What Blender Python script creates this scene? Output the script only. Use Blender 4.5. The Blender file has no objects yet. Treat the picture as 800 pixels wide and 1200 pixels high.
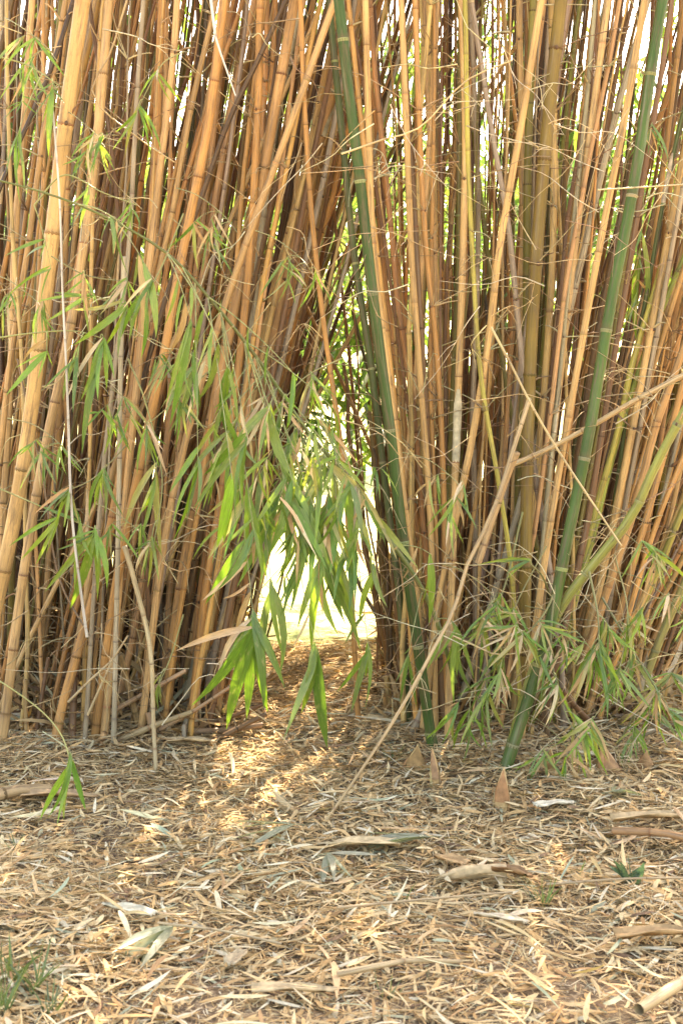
import bpy, math, random
import numpy as np
from mathutils import Vector, Matrix

random.seed(7); RNG = np.random.default_rng(7)
SC = bpy.context.scene
COL = SC.collection

# ------------------------------------------------------------------ camera
F_PX = 1650.0                       # focal length in pixels of an 800 px wide picture
CAM_H, PITCH = 1.09, math.atan2(120, F_PX)
cam_d = bpy.data.cameras.new('camera')
cam_d.sensor_fit = 'HORIZONTAL'; cam_d.sensor_width = 36.0
cam_d.lens = 36.0 * F_PX / 800.0
cam_d.clip_start = 0.05; cam_d.clip_end = 1000
cam_d.dof.use_dof = True; cam_d.dof.focus_distance = 4.5; cam_d.dof.aperture_fstop = 14.0
cam = bpy.data.objects.new('camera', cam_d); COL.objects.link(cam)
cam.location = (0, 0, CAM_H); cam.rotation_euler = (math.pi / 2 - PITCH, 0, 0)
SC.camera = cam

# ------------------------------------------------------------------ sky, sun, exposure
SUN_AZ, SUN_EL = math.radians(14), math.radians(43)      # behind the bamboo, a little to the right
w = bpy.data.worlds.new('World'); SC.world = w; w.use_nodes = True
nt = w.node_tree; bg = nt.nodes['Background']
sky = nt.nodes.new('ShaderNodeTexSky'); sky.sky_type = 'NISHITA'; sky.sun_disc = False
sky.sun_elevation = SUN_EL; sky.sun_rotation = SUN_AZ
sky.air_density = 1.0; sky.dust_density = 3.0; sky.ozone_density = 0.6
nt.links.new(sky.outputs[0], bg.inputs[0]); bg.inputs[1].default_value = 0.15
sl = bpy.data.lights.new('sun', 'SUN'); sl.energy = 5.0; sl.angle = math.radians(0.6); sl.color = (1, 0.93, 0.82)
so = bpy.data.objects.new('sun', sl); COL.objects.link(so)
sd = Vector((math.sin(SUN_AZ) * math.cos(SUN_EL), math.cos(SUN_AZ) * math.cos(SUN_EL), math.sin(SUN_EL)))
so.rotation_euler = (-sd).to_track_quat('-Z', 'Y').to_euler(); so.location = sd * 30
vs = SC.view_settings
vs.view_transform = 'Standard'; vs.look = 'None'; vs.gamma = 1.0; vs.use_curve_mapping = False
vs.exposure = 2.9
vs.use_white_balance = True; vs.white_balance_temperature = 8200; vs.white_balance_tint = 12
cy = SC.cycles; cy.max_bounces = 6; cy.diffuse_bounces = 1; cy.glossy_bounces = 2; cy.transmission_bounces = 3; cy.transparent_max_bounces = 4; cy.adaptive_threshold = 0.015

# ------------------------------------------------------------------ small maths
CAM = Vector((0, 0, CAM_H))
_fw = Vector((0, math.cos(PITCH), -math.sin(PITCH))); _up = Vector((0, math.sin(PITCH), math.cos(PITCH)))
def at(x, y, Y):
    d = _fw * F_PX + Vector((1, 0, 0)) * (x - 400) + _up * (600 - y)
    return CAM + d * (Y / d.y)
def gh(x, y):
    """height of the ground"""
    z = 0.018 * np.sin(2.1 * x + 1.3 * y) + 0.012 * np.sin(4.7 * x - 3.1 * y + 1) + 0.008 * np.sin(9 * x + 7 * y)
    z = z + 0.05 * np.exp(-((x + 1.2) ** 2 / 0.7 + (y - 5.5) ** 2 / 1.1)) + 0.05 * np.exp(-((x - 0.6) ** 2 / 0.4 + (y - 5.4) ** 2 / 1.1))
    return z * np.exp(-(np.maximum(0, np.hypot(x, y - 4) - 6) / 8))
def ground_at(x, y):
    d = _fw * F_PX + Vector((1, 0, 0)) * (x - 400) + _up * (600 - y)
    t = -CAM_H / d.z
    for _ in range(4):
        p = CAM + d * t
        t = (float(gh(p.x, p.y)) - CAM_H) / d.z
    return CAM + d * t
def px_m(Y): return F_PX / Y
def U(a, b): return random.uniform(a, b)
def smooth_path(pts, n):
    P = np.array([tuple(p) for p in pts], float)
    if len(P) == 2: return P[0] + (P[1] - P[0]) * np.linspace(0, 1, n)[:, None]
    s = np.r_[0, np.cumsum(np.linalg.norm(np.diff(P, axis=0), axis=1))]
    m = np.zeros_like(P)
    m[1:-1] = (P[2:] - P[:-2]) / (s[2:] - s[:-2])[:, None]
    m[0] = (P[1] - P[0]) / (s[1] - s[0]); m[-1] = (P[-1] - P[-2]) / (s[-1] - s[-2])
    q = np.linspace(0, s[-1], n); k = np.clip(np.searchsorted(s, q) - 1, 0, len(P) - 2)
    h = (s[k + 1] - s[k])[:, None]; t = ((q - s[k])[:, None]) / h
    return (2*t**3-3*t**2+1)*P[k] + (t**3-2*t**2+t)*h*m[k] + (-2*t**3+3*t**2)*P[k+1] + (t**3-t**2)*h*m[k+1]

# ------------------------------------------------------------------ materials
def new_mat(name):
    m = bpy.data.materials.new(name); m.use_nodes = True
    t = m.node_tree; t.nodes.clear()
    return m, t, t.nodes, t.links
def node(N, typ, **kw):
    n = N.new(typ)
    for k, v in kw.items():
        if k.startswith('i_'):
            n.inputs[int(k[2:]) if k[2:].isdigit() else k[2:]].default_value = v
        else: setattr(n, k, v)
    return n
def ramp(N, pts, interp='LINEAR'):
    r = N.new('ShaderNodeValToRGB'); r.color_ramp.interpolation = interp
    e = r.color_ramp.elements
    while len(e) < len(pts): e.new(0.5)
    for el, (p, c) in zip(e, pts):
        el.position = p; el.color = (c, c, c, 1) if not isinstance(c, tuple) else (*c, 1)
    return r
def mixc(N, L, mode, fac, a, b):
    n = N.new('ShaderNodeMix'); n.data_type = 'RGBA'; n.blend_type = mode
    for i, v in ((0, fac), (6, a), (7, b)):
        if hasattr(v, 'is_linked') or isinstance(v, bpy.types.NodeSocket): L.new(v, n.inputs[i])
        elif i == 0: n.inputs[0].default_value = v
        else: n.inputs[i].default_value = (*v, 1)
    return n.outputs[2]

def culm_material(name='bamboo_skin', attr=False):
    m, t, N, L = new_mat(name)
    oi = N.new('ShaderNodeObjectInfo')
    src = node(N, 'ShaderNodeAttribute', attribute_name='Col').outputs['Color'] if attr else oi.outputs['Color']
    sc = node(N, 'ShaderNodeAttribute', attribute_name='sc')
    al = node(N, 'ShaderNodeAttribute', attribute_name='along')
    off = node(N, 'ShaderNodeVectorMath', operation='ADD'); L.new(sc.outputs['Vector'], off.inputs[0])
    rr = node(N, 'ShaderNodeMath', operation='MULTIPLY', i_1=37.0); L.new(oi.outputs['Random'], rr.inputs[0])
    L.new(rr.outputs[0], off.inputs[1])
    def nz(scale, sx, detail=3, rough=0.6):
        mp = node(N, 'ShaderNodeMapping'); mp.inputs['Scale'].default_value = sx; L.new(off.outputs[0], mp.inputs[0])
        n = node(N, 'ShaderNodeTexNoise'); n.inputs['Scale'].default_value = scale
        n.inputs['Detail'].default_value = detail; n.inputs['Roughness'].default_value = rough
        L.new(mp.outputs[0], n.inputs['Vector']); return n.outputs['Fac']
    streak = nz(4.5, (1, 1, 0.22), 2); blot = nz(1.6, (1, 1, 1.6), 4, 0.7); big = nz(0.5, (0.4, 0.4, 3.0), 1); speck = nz(14, (1, 1, 2.5), 1)
    r1 = ramp(N, [(0.25, 0.78), (0.5, 1.0), (0.75, 1.14)]); L.new(streak, r1.inputs[0])
    c = mixc(N, L, 'MULTIPLY', 1.0, src, r1.outputs[0])
    r2 = ramp(N, [(0.3, 0.7), (0.7, 1.25)]); L.new(big, r2.inputs[0])
    c = mixc(N, L, 'MULTIPLY', 0.8, c, r2.outputs[0])
    r3 = ramp(N, [(0.49, 0.0), (0.66, 0.72)]); L.new(blot, r3.inputs[0])
    c = mixc(N, L, 'MIX', r3.outputs[0], c, (0.15, 0.095, 0.055))
    bloom = nz(1.1, (1, 1, 0.9), 4, 0.75)
    r6 = ramp(N, [(0.54, 0.0), (0.75, 0.28)]); L.new(bloom, r6.inputs[0])
    c = mixc(N, L, 'MIX', r6.outputs[0], c, (0.42, 0.36, 0.25))
    r4 = ramp(N, [(0.0, 0.55), (0.05, 0.10), (0.15, 0.0), (0.9, 0.0), (0.985, 0.2), (1.0, 0.6)]); L.new(al.outputs['Fac'], r4.inputs[0])
    c = mixc(N, L, 'MIX', r4.outputs[0], c, (0.13, 0.075, 0.04))
    r5 = ramp(N, [(0.66, 0.0), (0.72, 0.55)]); L.new(speck, r5.inputs[0])
    c = mixc(N, L, 'MIX', r5.outputs[0], c, (0.12, 0.07, 0.04))
    p = node(N, 'ShaderNodeBsdfPrincipled', i_Roughness=0.42); L.new(c, p.inputs['Base Color'])
    p.inputs['Specular IOR Level'].default_value = 0.2
    bp = node(N, 'ShaderNodeBump'); bp.inputs['Strength'].default_value = 0.2; bp.inputs['Distance'].default_value = 0.001
    L.new(streak, bp.inputs['Height']); L.new(bp.outputs[0], p.inputs['Normal'])
    o = N.new('ShaderNodeOutputMaterial'); L.new(p.outputs[0], o.inputs[0]); return m

def leaf_material(name, attr=True, trans=0.35, rough=0.4, spec=0.5, stripe=0.25):
    m, t, N, L = new_mat(name)
    if attr: src = node(N, 'ShaderNodeAttribute', attribute_name='Col').outputs['Color']
    else: src = N.new('ShaderNodeObjectInfo').outputs['Color']
    uv = node(N, 'ShaderNodeAttribute', attribute_name='lf')
    oi = N.new('ShaderNodeObjectInfo')
    ad = node(N, 'ShaderNodeVectorMath', operation='ADD'); L.new(uv.outputs['Vector'], ad.inputs[0])
    rr = node(N, 'ShaderNodeMath', operation='MULTIPLY', i_1=53.0); L.new(oi.outputs['Random'], rr.inputs[0]); L.new(rr.outputs[0], ad.inputs[1])
    mp = node(N, 'ShaderNodeMapping'); mp.inputs['Scale'].default_value = (1.5, 9, 1); L.new(ad.outputs[0], mp.inputs[0])
    n = node(N, 'ShaderNodeTexNoise'); n.inputs['Scale'].default_value = 2.2; n.inputs['Detail'].default_value = 4; L.new(mp.outputs[0], n.inputs['Vector'])
    r = ramp(N, [(0.3, 1 - stripe * 1.4), (0.7, 1 + stripe)]); L.new(n.outputs['Fac'], r.inputs[0])
    c = mixc(N, L, 'MULTIPLY', 1.0, src, r.outputs[0])
    mp2 = node(N, 'ShaderNodeMapping'); mp2.inputs['Scale'].default_value = (5, 2.5, 1); L.new(ad.outputs[0], mp2.inputs[0])
    n2 = node(N, 'ShaderNodeTexNoise'); n2.inputs['Scale'].default_value = 1.3; n2.inputs['Detail'].default_value = 3; L.new(mp2.outputs[0], n2.inputs['Vector'])
    r2 = ramp(N, [(0.58, 0.0), (0.74, 0.5)]); L.new(n2.outputs['Fac'], r2.inputs[0])
    c = mixc(N, L, 'MIX', r2.outputs[0], c, (0.42, 0.33, 0.16))
    p = node(N, 'ShaderNodeBsdfPrincipled', i_Roughness=rough); L.new(c, p.inputs['Base Color'])
    p.inputs['Specular IOR Level'].default_value = spec
    bp = node(N, 'ShaderNodeBump'); bp.inputs['Strength'].default_value = 0.3; bp.inputs['Distance'].default_value = 0.002
    L.new(n.outputs['Fac'], bp.inputs['Height']); L.new(bp.outputs[0], p.inputs['Normal'])
    tr = N.new('ShaderNodeBsdfTranslucent')
    c2 = mixc(N, L, 'MULTIPLY', 1.0, c, (1.25, 1.3, 0.7)); L.new(c2, tr.inputs[0])
    mx = N.new('ShaderNodeMixShader'); mx.inputs[0].default_value = trans
    L.new(p.outputs[0], mx.inputs[1]); L.new(tr.outputs[0], mx.inputs[2])
    o = N.new('ShaderNodeOutputMaterial'); L.new(mx.outputs[0], o.inputs[0]); return m

def dry_material(name, use_obj=True, rough=0.75):
    m, t, N, L = new_mat(name)
    oi = N.new('ShaderNodeObjectInfo'); tc = N.new('ShaderNodeTexCoord')
    n = node(N, 'ShaderNodeTexNoise'); n.inputs['Scale'].default_value = 45; n.inputs['Detail'].default_value = 4
    L.new(tc.outputs['Object'], n.inputs['Vector'])
    r = ramp(N, [(0.3, 0.6), (0.7, 1.25)]); L.new(n.outputs['Fac'], r.inputs[0])
    c = mixc(N, L, 'MULTIPLY', 1.0, oi.outputs['Color'], r.outputs[0])
    p = node(N, 'ShaderNodeBsdfPrincipled', i_Roughness=rough); L.new(c, p.inputs['Base Color'])
    p.inputs['Specular IOR Level'].default_value = 0.25
    o = N.new('ShaderNodeOutputMaterial'); L.new(p.outputs[0], o.inputs[0]); return m

def ground_material():
    m, t, N, L = new_mat('soil_and_grass')
    g = N.new('ShaderNodeNewGeometry')
    def nz(s, d=5):
        n = node(N, 'ShaderNodeTexNoise'); n.inputs['Scale'].default_value = s; n.inputs['Detail'].default_value = d
        L.new(g.outputs['Position'], n.inputs['Vector']); return n.outputs['Fac']
    a, b, c3 = nz(9), nz(85, 3), nz(1.3)
    soil = ramp(N, [(0.3, (0.07, 0.045, 0.028)), (0.55, (0.17, 0.11, 0.065)), (0.75, (0.28, 0.19, 0.115))]); L.new(a, soil.inputs[0])
    chip = ramp(N, [(0.52, 0.0), (0.60, 0.9)]); L.new(b, chip.inputs[0])
    c = mixc(N, L, 'MIX', chip.outputs[0], soil.outputs[0], (0.36, 0.25, 0.14))
    gr = ramp(N, [(0.3, (0.12, 0.15, 0.05)), (0.5, (0.34, 0.33, 0.15)), (0.7, (0.46, 0.41, 0.24))]); L.new(c3, gr.inputs[0])
    sx = N.new('ShaderNodeSeparateXYZ'); L.new(g.outputs['Position'], sx.inputs[0])
    far = node(N, 'ShaderNodeMapRange'); far.inputs[1].default_value = 5.7; far.inputs[2].default_value = 6.6; L.new(sx.outputs[1], far.inputs[0])
    near = node(N, 'ShaderNodeMapRange'); near.inputs[1].default_value = 1.0; near.inputs[2].default_value = -1.0; L.new(sx.outputs[1], near.inputs[0])
    mxm = node(N, 'ShaderNodeMath', operation='MAXIMUM'); L.new(far.outputs[0], mxm.inputs[0]); L.new(near.outputs[0], mxm.inputs[1])
    c = mixc(N, L, 'MIX', far.outputs[0], c, gr.outputs[0])
    c = mixc(N, L, 'MIX', near.outputs[0], c, (0.46, 0.39, 0.24))  # unseen ground behind the camera, paled to bounce light onto the front culms
    p = node(N, 'ShaderNodeBsdfPrincipled', i_Roughness=0.95); L.new(c, p.inputs['Base Color'])
    p.inputs['Specular IOR Level'].default_value = 0.1
    bp = node(N, 'ShaderNodeBump'); bp.inputs['Strength'].default_value = 0.8; bp.inputs['Distance'].default_value = 0.01
    L.new(b, bp.inputs['Height']); L.new(bp.outputs[0], p.inputs['Normal'])
    o = N.new('ShaderNodeOutputMaterial'); L.new(p.outputs[0], o.inputs[0]); return m

M_CULM = culm_material()
M_CULMS = culm_material('bamboo_skin_mass', True)
M_NODE = dry_material('node_ring_skin', rough=0.6)
M_TWIG = dry_material('dry_twig_bark', rough=0.7)

M_SHEATH = dry_material('papery_sheath', rough=0.65)
M_LEAF = leaf_material('green_leaf', attr=False, trans=0.45, rough=0.33, spec=0.6)
M_LEAFMASS = leaf_material('leaf_mass', attr=True, trans=0.5, rough=0.45)
M_DRYLEAF = leaf_material('dry_leaf', attr=False, trans=0.12, rough=0.6, spec=0.3, stripe=0.3)
M_LITTER = leaf_material('leaf_litter', attr=True, trans=0.10, rough=0.8, spec=0.08, stripe=0.3)
M_GROUND = ground_material()

# ------------------------------------------------------------------ object helpers
def link(o, parent=None):
    COL.objects.link(o)
    if parent is not None: o.parent = parent
    return o
def tag(o, label=None, cat=None, group=None, kind=None):
    if label: o['label'] = label
    if cat: o['category'] = cat
    if group: o['group'] = group
    if kind: o['kind'] = kind
    return o
def empty(name, loc):
    o = bpy.data.objects.new(name, None); o.location = loc; o.empty_display_size = 0.05
    return link(o)
def mesh_obj(name, me, mat, parent=None, loc=(0, 0, 0), col=None):
    o = bpy.data.objects.new(name, me)
    if mat and not me.materials: me.materials.append(mat)
    o.location = loc
    if col: o.color = (*col, 1)
    return link(o, parent)
def np_mesh(name, V, quads, attrs=None, smooth=True):
    """V (n,3) float, quads (m,4) int"""
    me = bpy.data.meshes.new(name)
    V = np.asarray(V, np.float32); Q = np.asarray(quads, np.int32)
    me.vertices.add(len(V)); me.vertices.foreach_set('co', V.ravel())
    me.loops.add(Q.size); me.loops.foreach_set('vertex_index', Q.ravel())
    me.polygons.add(len(Q)); me.polygons.foreach_set('loop_start', np.arange(len(Q), dtype=np.int32) * Q.shape[1])
    if smooth: me.polygons.foreach_set('use_smooth', np.ones(len(Q), bool))
    for nm, (typ, arr) in (attrs or {}).items():
        a = me.attributes.new(nm, typ, 'POINT')
        key = {'FLOAT_COLOR': 'color', 'FLOAT_VECTOR': 'vector', 'FLOAT': 'value'}[typ]
        a.data.foreach_set(key, np.asarray(arr, np.float32).ravel())
    me.update(calc_edges=True); me.validate()
    return me

def tube_arrays(P, R, sides=8):
    """rings along P with radii R by parallel transport -> verts, quads, tangents"""
    P = np.asarray(P, float); n = len(P); R = np.broadcast_to(np.asarray(R, float), (n,))
    T = np.gradient(P, axis=0); T /= np.linalg.norm(T, axis=1)[:, None] + 1e-12
    u = np.cross(T[0], (0.31, 0.8, 0.2)); u /= np.linalg.norm(u)
    ang = np.linspace(0, 2 * np.pi, sides, endpoint=False); ca, sa = np.cos(ang), np.sin(ang)
    V = np.empty((n, sides, 3))
    for i in range(n):
        u = u - T[i] * u.dot(T[i]); u /= np.linalg.norm(u); v = np.cross(T[i], u)
        V[i] = P[i] + R[i] * (ca[:, None] * u + sa[:, None] * v)
    k = np.arange(n - 1)[:, None] * sides; j = np.arange(sides)[None, :]; j2 = (j + 1) % sides
    Q = np.stack([k + j, k + j2, k + sides + j2, k + sides + j], -1).reshape(-1, 4)
    return V.reshape(-1, 3), Q, T, ang
def cap_quads(base, sides):
    return [[base + i, base + i + 1, base + sides - 2 - i, base + sides - 1 - i] for i in range(sides // 2 - 1)]

def twig_mesh(name, paths, sides=5):
    Vs, Qs, b = [], [], 0
    for P, r0, r1 in paths:
        V, Q, _, _ = tube_arrays(P, np.linspace(r0, r1, len(P)), sides)
        Vs.append(V); Qs.append(Q + b); b += len(V)
    return np_mesh(name, np.concatenate(Vs), np.concatenate(Qs))

# ------------------------------------------------------------------ leaves
LT = np.array([0, .06, .18, .36, .56, .76, .9, 1.0]); LW = np.array([.10, .45, .85, 1.0, .9, .62, .3, .02])
def leaf_variant(k):
    rs = np.random.default_rng(100 + k)
    droop = rs.uniform(0.0, 0.26); side = rs.uniform(-0.08, 0.08); tw = rs.uniform(-0.9, 0.9); fold = rs.uniform(0.1, 0.5)
    V, lf = [], []
    for t, wd in zip(LT, LW):
        a = tw * t
        for s in (-1, 0, 1):
            y = s * wd * 0.5; z = abs(s) * wd * 0.5 * fold
            V.append((t - 0.02 * droop, y * math.cos(a) - z * math.sin(a), y * math.sin(a) + z * math.cos(a)))
            lf.append((t * 2, s * 0.5, k))
    V = np.array(V)
    n = len(LT); Q = [[3*i + j, 3*i + j + 1, 3*i + j + 4, 3*i + j + 3] for i in range(n - 1) for j in (0, 1)]
    return V, Q, lf, droop, side
LEAF_V = [leaf_variant(k) for k in range(12)]
_leaf_cache = {}
def leaf_mesh(k, ratio, mat):
    """unit length leaf, width = ratio"""
    key = (k, round(ratio * 100) / 100, mat.name)
    if key not in _leaf_cache:
        V, Q, lf, droop, side = LEAF_V[k]
        W = V.copy(); W[:, 1] *= key[1]; W[:, 2] *= key[1]
        W[:, 2] -= droop * W[:, 0] ** 2; W[:, 1] += side * np.sin(W[:, 0] * 3)
        me = np_mesh('leaf', W, Q, {'lf': ('FLOAT_VECTOR', lf)}); me.materials.append(mat); _leaf_cache[key] = me
    return _leaf_cache[key]
RATIOS = (0.06, 0.08, 0.11, 0.14)
def leaf_matrix(base, tip, nrm):
    a = (tip - base); L = a.length; a.normalize()
    b = nrm.cross(a)
    if b.length < 1e-4: b = Vector((1, 0, 0)).cross(a)
    b.normalize(); n = a.cross(b)
    m = Matrix((a, b, n)).transposed().to_4x4() @ Matrix.Diagonal((L, L, L, 1))
    m.translation = base; return m
GREENS = [(0.15, 0.26, 0.035), (0.19, 0.30, 0.035), (0.12, 0.21, 0.035), (0.25, 0.35, 0.05), (0.20, 0.27, 0.08)]
YELLOWS = [(0.34, 0.36, 0.08), (0.24, 0.33, 0.07), (0.40, 0.36, 0.13)]
DRIES = [(0.50, 0.34, 0.17), (0.56, 0.42, 0.24), (0.45, 0.27, 0.11)]
def jit(c, k=0.12):
    f = 1 + U(-k, k); return tuple(max(0.005, v * f * (1 + U(-k, k) * 0.5)) for v in c)
def add_leaf(parent, ploc, base, tip, col=None, ratio=None, name='leaf', mat=None, up=None):
    """one leaf as a part; ploc = world location of parent"""
    nrm = up or Vector((U(-0.7, 0.7), -1.0, U(0.0, 0.9)))
    me = leaf_mesh(random.randrange(12), ratio or random.choice(RATIOS[:3]), mat or M_LEAF)
    o = bpy.data.objects.new(name, me); o.color = (*(col or jit(random.choice(GREENS))), 1)
    o.matrix_local = leaf_matrix(base - ploc, tip - ploc, nrm)
    link(o, parent); return o

def leaf_batch(name, pos, ax, nr, Ln, Wd, col, droop=0.1, mat=None, dry=False):
    """many leaves as one mesh (numpy)"""
    t = np.array([0, .12, .35, .65, .88, 1.0]); wd = np.array([.15, .7, 1, .78, .35, .03])
    n = len(pos); ax = ax / np.linalg.norm(ax, axis=1)[:, None]
    b = np.cross(nr, ax); b /= np.linalg.norm(b, axis=1)[:, None] + 1e-9; nn = np.cross(ax, b)
    dr = np.broadcast_to(np.asarray(droop, float), (n,))
    V = np.empty((n, 6, 2, 3)); lf = np.empty((n, 6, 2, 3))
    tw = RNG.uniform(-0.9, 0.9, n) * (.8 if dry else 1); bend = RNG.normal(0, .22, n)
    for i in range(6):
        c = pos + ax * (Ln * t[i])[:, None] - nn * (dr * Ln * (t[i] - 0.25 * (1 if dry else 0)) ** 2)[:, None]
        if dry: c = c + b * (bend * Ln * (t[i] - .4) ** 2)[:, None]
        a = tw * t[i]
        side = b * np.cos(a)[:, None] + nn * np.sin(a)[:, None]
        for s in (0, 1):
            V[:, i, s] = c + side * (Wd * wd[i] * (s - 0.5))[:, None]
            lf[:, i, s, 0] = t[i] * 2 + np.arange(n) * 0.37 % 50; lf[:, i, s, 1] = s - 0.5 + np.arange(n) * 1.7 % 90; lf[:, i, s, 2] = 0
    base = (np.arange(n) * 12)[:, None]; q = np.array([[2*i, 2*i + 1, 2*i + 3, 2*i + 2] for i in range(5)]).reshape(1, -1)
    Q = (base + q).reshape(-1, 4)
    C = np.repeat(np.c_[col, np.ones(n)], 12, axis=0)
    me = np_mesh(name, V.reshape(-1, 3), Q, {'Col': ('FLOAT_COLOR', C), 'lf': ('FLOAT_VECTOR', lf.reshape(-1, 3))}, smooth=False)
    return mesh_obj(name, me, mat or M_LEAFMASS)

# ------------------------------------------------------------------ bamboo culms
NODE_ME = {}
def node_mesh(kind):
    if kind not in NODE_ME:
        prof = {'tan': [(-.3, 1.0), (-.12, 1.05), (.05, 1.09), (.15, 1.04), (.32, 1.0)],
                'green': [(-.5, 1.0), (-.42, 1.045), (-.1, 1.05), (.0, 1.09), (.1, 1.08), (.16, 1.0)]}[kind]
        P = np.array([(0, 0, z) for z, _ in prof]); V, Q, _, _ = tube_arrays(P, [r for _, r in prof], 12)
        me = np_mesh('node_ring', V, Q); me.materials.append(M_NODE); NODE_ME[kind] = me
    return NODE_ME[kind]
N_CULM = [0]
def culm(name, path, r0, r1, color, label, group=None, cat='bamboo', internode=0.29, detail=True, twigs=0.35, sides=10, green=False, sheath=0.0, ztop=2.7, cut=False):
    """one bamboo culm: stem, node rings, branchlets; path from base to tip"""
    N_CULM[0] += 1
    base = Vector(tuple(path[0])); root = empty(name, base); tag(root, label, cat, group)
    s = np.r_[0, np.cumsum(np.linalg.norm(np.diff(path, axis=0), axis=1))]; S = s[-1]
    nodes = [U(0.06, 0.16)]
    while nodes[-1] < S: nodes.append(nodes[-1] + internode * U(0.86, 1.14) * (0.65 + 0.35 * min(1, nodes[-1] / 0.6)))
    nodes = [q for q in nodes if q < S - 0.02]
    qs, rr, al = [0.0], [1.04], [0.5]
    for a, b in zip(nodes, nodes[1:] + [S]):
        for f_, k in ((0.0, 1.07), (0.035, 1.0), (0.33, 0.985), (0.66, 0.985), (0.955, 1.0)):
            qs.append(a + (b - a) * f_); rr.append(k); al.append(f_)
    qs.append(S); rr.append(1.0); al.append(0.97)
    qs = np.array(qs)
    P = np.stack([np.interp(qs, s, path[:, i]) for i in range(3)], 1)
    R = (r0 + (r1 - r0) * (qs / S)) * np.array(rr)
    V, Q, T, ang = tube_arrays(P, R, sides)
    if cut: Q = np.concatenate([Q, np.array(cap_quads((len(P) - 1) * sides, sides))])
    sc = np.stack([np.tile(np.cos(ang), len(P)), np.tile(np.sin(ang), len(P)), np.repeat(qs, sides) * 3.0], 1)
    me = np_mesh('stem', V - np.array(base), Q, {'sc': ('FLOAT_VECTOR', sc), 'along': ('FLOAT', np.repeat(al, sides))})
    mesh_obj('stem', me, M_CULM, root, (0, 0, 0), color)
    if not detail: return root
    nk = U(0.42, 0.85); ncol = (0.24, 0.235, 0.10) if green else tuple(c * k for c, k in zip(color, (nk, nk * .9, nk * .85)))
    for q in nodes:
        p = Vector([float(np.interp(q, s, path[:, i])) for i in range(3)])
        if p.z > ztop or p.z < -0.05: continue
        i = int(np.argmin(abs(qs - q))); r = (r0 + (r1 - r0) * (q / S)) * 1.03
        o = mesh_obj('node_ring', node_mesh('green' if green else 'tan'), None, root, p - base, jit(ncol, 0.25))
        t = Vector(T[i]); o.rotation_euler = t.to_track_quat('Z', 'Y').to_euler(); o.scale = (r, r, min(r, 0.02) * (0.9 if not green else 1.0))
        if random.random() < twigs and p.z > 0.25:
            paths = []
            for _ in range(random.choice((1, 1, 2, 3, 4))):
                d = Vector((U(-1, 1), U(-1, 0.15), U(-0.1, 0.9))).normalized()
                L = U(0.03, 0.10) if random.random() < 0.6 else U(0.12, 0.4)
                b = Vector((0, 0, -1)) * U(0, 0.35) * L + Vector((U(-1, 1), U(-1, 1), 0)) * 0.15 * L
                pt = [d * (r * 0.8) + (d * L + b * (u * u) * 1.2) * u for u in (0, .25, .5, .75, 1)]
                th = U(0.0016, 0.0032) if L < 0.12 else U(0.0010, 0.0020)
                paths.append((np.array([tuple(x) for x in pt]), th * 1.4, th * 0.5))
            mesh_obj('branchlet', twig_mesh('branchlet', paths, 4), M_TWIG, root, p - base,
                     jit(random.choice([(0.42, 0.29, 0.15), (0.5, 0.36, 0.18), (0.25, 0.15, 0.08), (0.45, 0.37, 0.2)])))
            # dark bud knot where the branchlets leave the node
            kd = Vector((U(-1, 1), -1, 0)).normalized()
            kn = mesh_obj('bud', BUD, None, root, p - base + kd * r * 0.95, (0.12, 0.065, 0.035)); k = min(U(0.4, 0.8) * r * 0.5, .006)
            kn.scale = (k, k, k * 1.3)
        elif random.random() < sheath and p.z > 0.1:
            L = internode * U(0.45, 0.85); a0 = U(0, 6.28); span = U(2.6, 5.0)
            SV, n1 = [], 7
            u1 = t.orthogonal().normalized(); v1 = t.cross(u1)
            for f_ in np.linspace(0, 1, 6):
                wdt = span * (1 - f_ ** 2 * 0.85)
                for g in np.linspace(-0.5, 0.5, n1):
                    a = a0 + g * wdt; rad = r * (1.06 + 0.25 * f_ * f_)
                    SV.append(t * (L * f_) + (u1 * math.cos(a) + v1 * math.sin(a)) * rad)
            SQ = [[k * n1 + j, k * n1 + j + 1, (k + 1) * n1 + j + 1, (k + 1) * n1 + j] for k in range(5) for j in range(n1 - 1)]
            mesh_obj('culm_sheath', np_mesh('culm_sheath', [tuple(v) for v in SV], SQ), M_SHEATH, root, p - base,
                     jit(random.choice([(0.48, 0.33, 0.18), (0.38, 0.23, 0.11), (0.5, 0.4, 0.26)])))
    return root
def blob_mesh(name):
    P = np.array([(0, 0, -1), (0, 0, -.7), (0, 0, 0), (0, 0, .6), (0, 0, 1.1)]); V, Q, _, _ = tube_arrays(P, [.05, .75, 1, .7, .05], 6)
    return np_mesh(name, V, Q)
BUD = blob_mesh('bud'); BUD.materials.append(M_NODE)

ORANGE, STRAW, BROWN, GREY = (0.49, 0.24, 0.078), (0.55, 0.325, 0.125), (0.18, 0.092, 0.042), (0.34, 0.26, 0.165)
OLIVE, GREEN, YGREEN, YELLOW = (0.17, 0.14, 0.03), (0.045, 0.082, 0.018), (0.27, 0.29, 0.06), (0.42, 0.34, 0.07)
DGREEN = (0.08, 0.10, 0.03)

# ================================================================== THE SETTING
def build_ground():
    u = np.linspace(-1, 1, 221); g = np.sign(u) * (np.abs(u) ** 1.0 * 6 + np.abs(u) ** 6 * 250)
    X, Yy = np.meshgrid(g, g + 4.0)
    V = np.stack([X.ravel(), Yy.ravel(), gh(X.ravel(), Yy.ravel())], 1)
    n = len(u); i, j = np.meshgrid(np.arange(n - 1), np.arange(n - 1)); k = (j * n + i).ravel()
    Q = np.stack([k, k + 1, k + n + 1, k + n], 1)
    o = mesh_obj('ground', np_mesh('ground', V, Q), M_GROUND); tag(o, 'dark soil strewn with chaff, turning to sunlit dry grass', None, None, 'structure')
build_ground()

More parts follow.
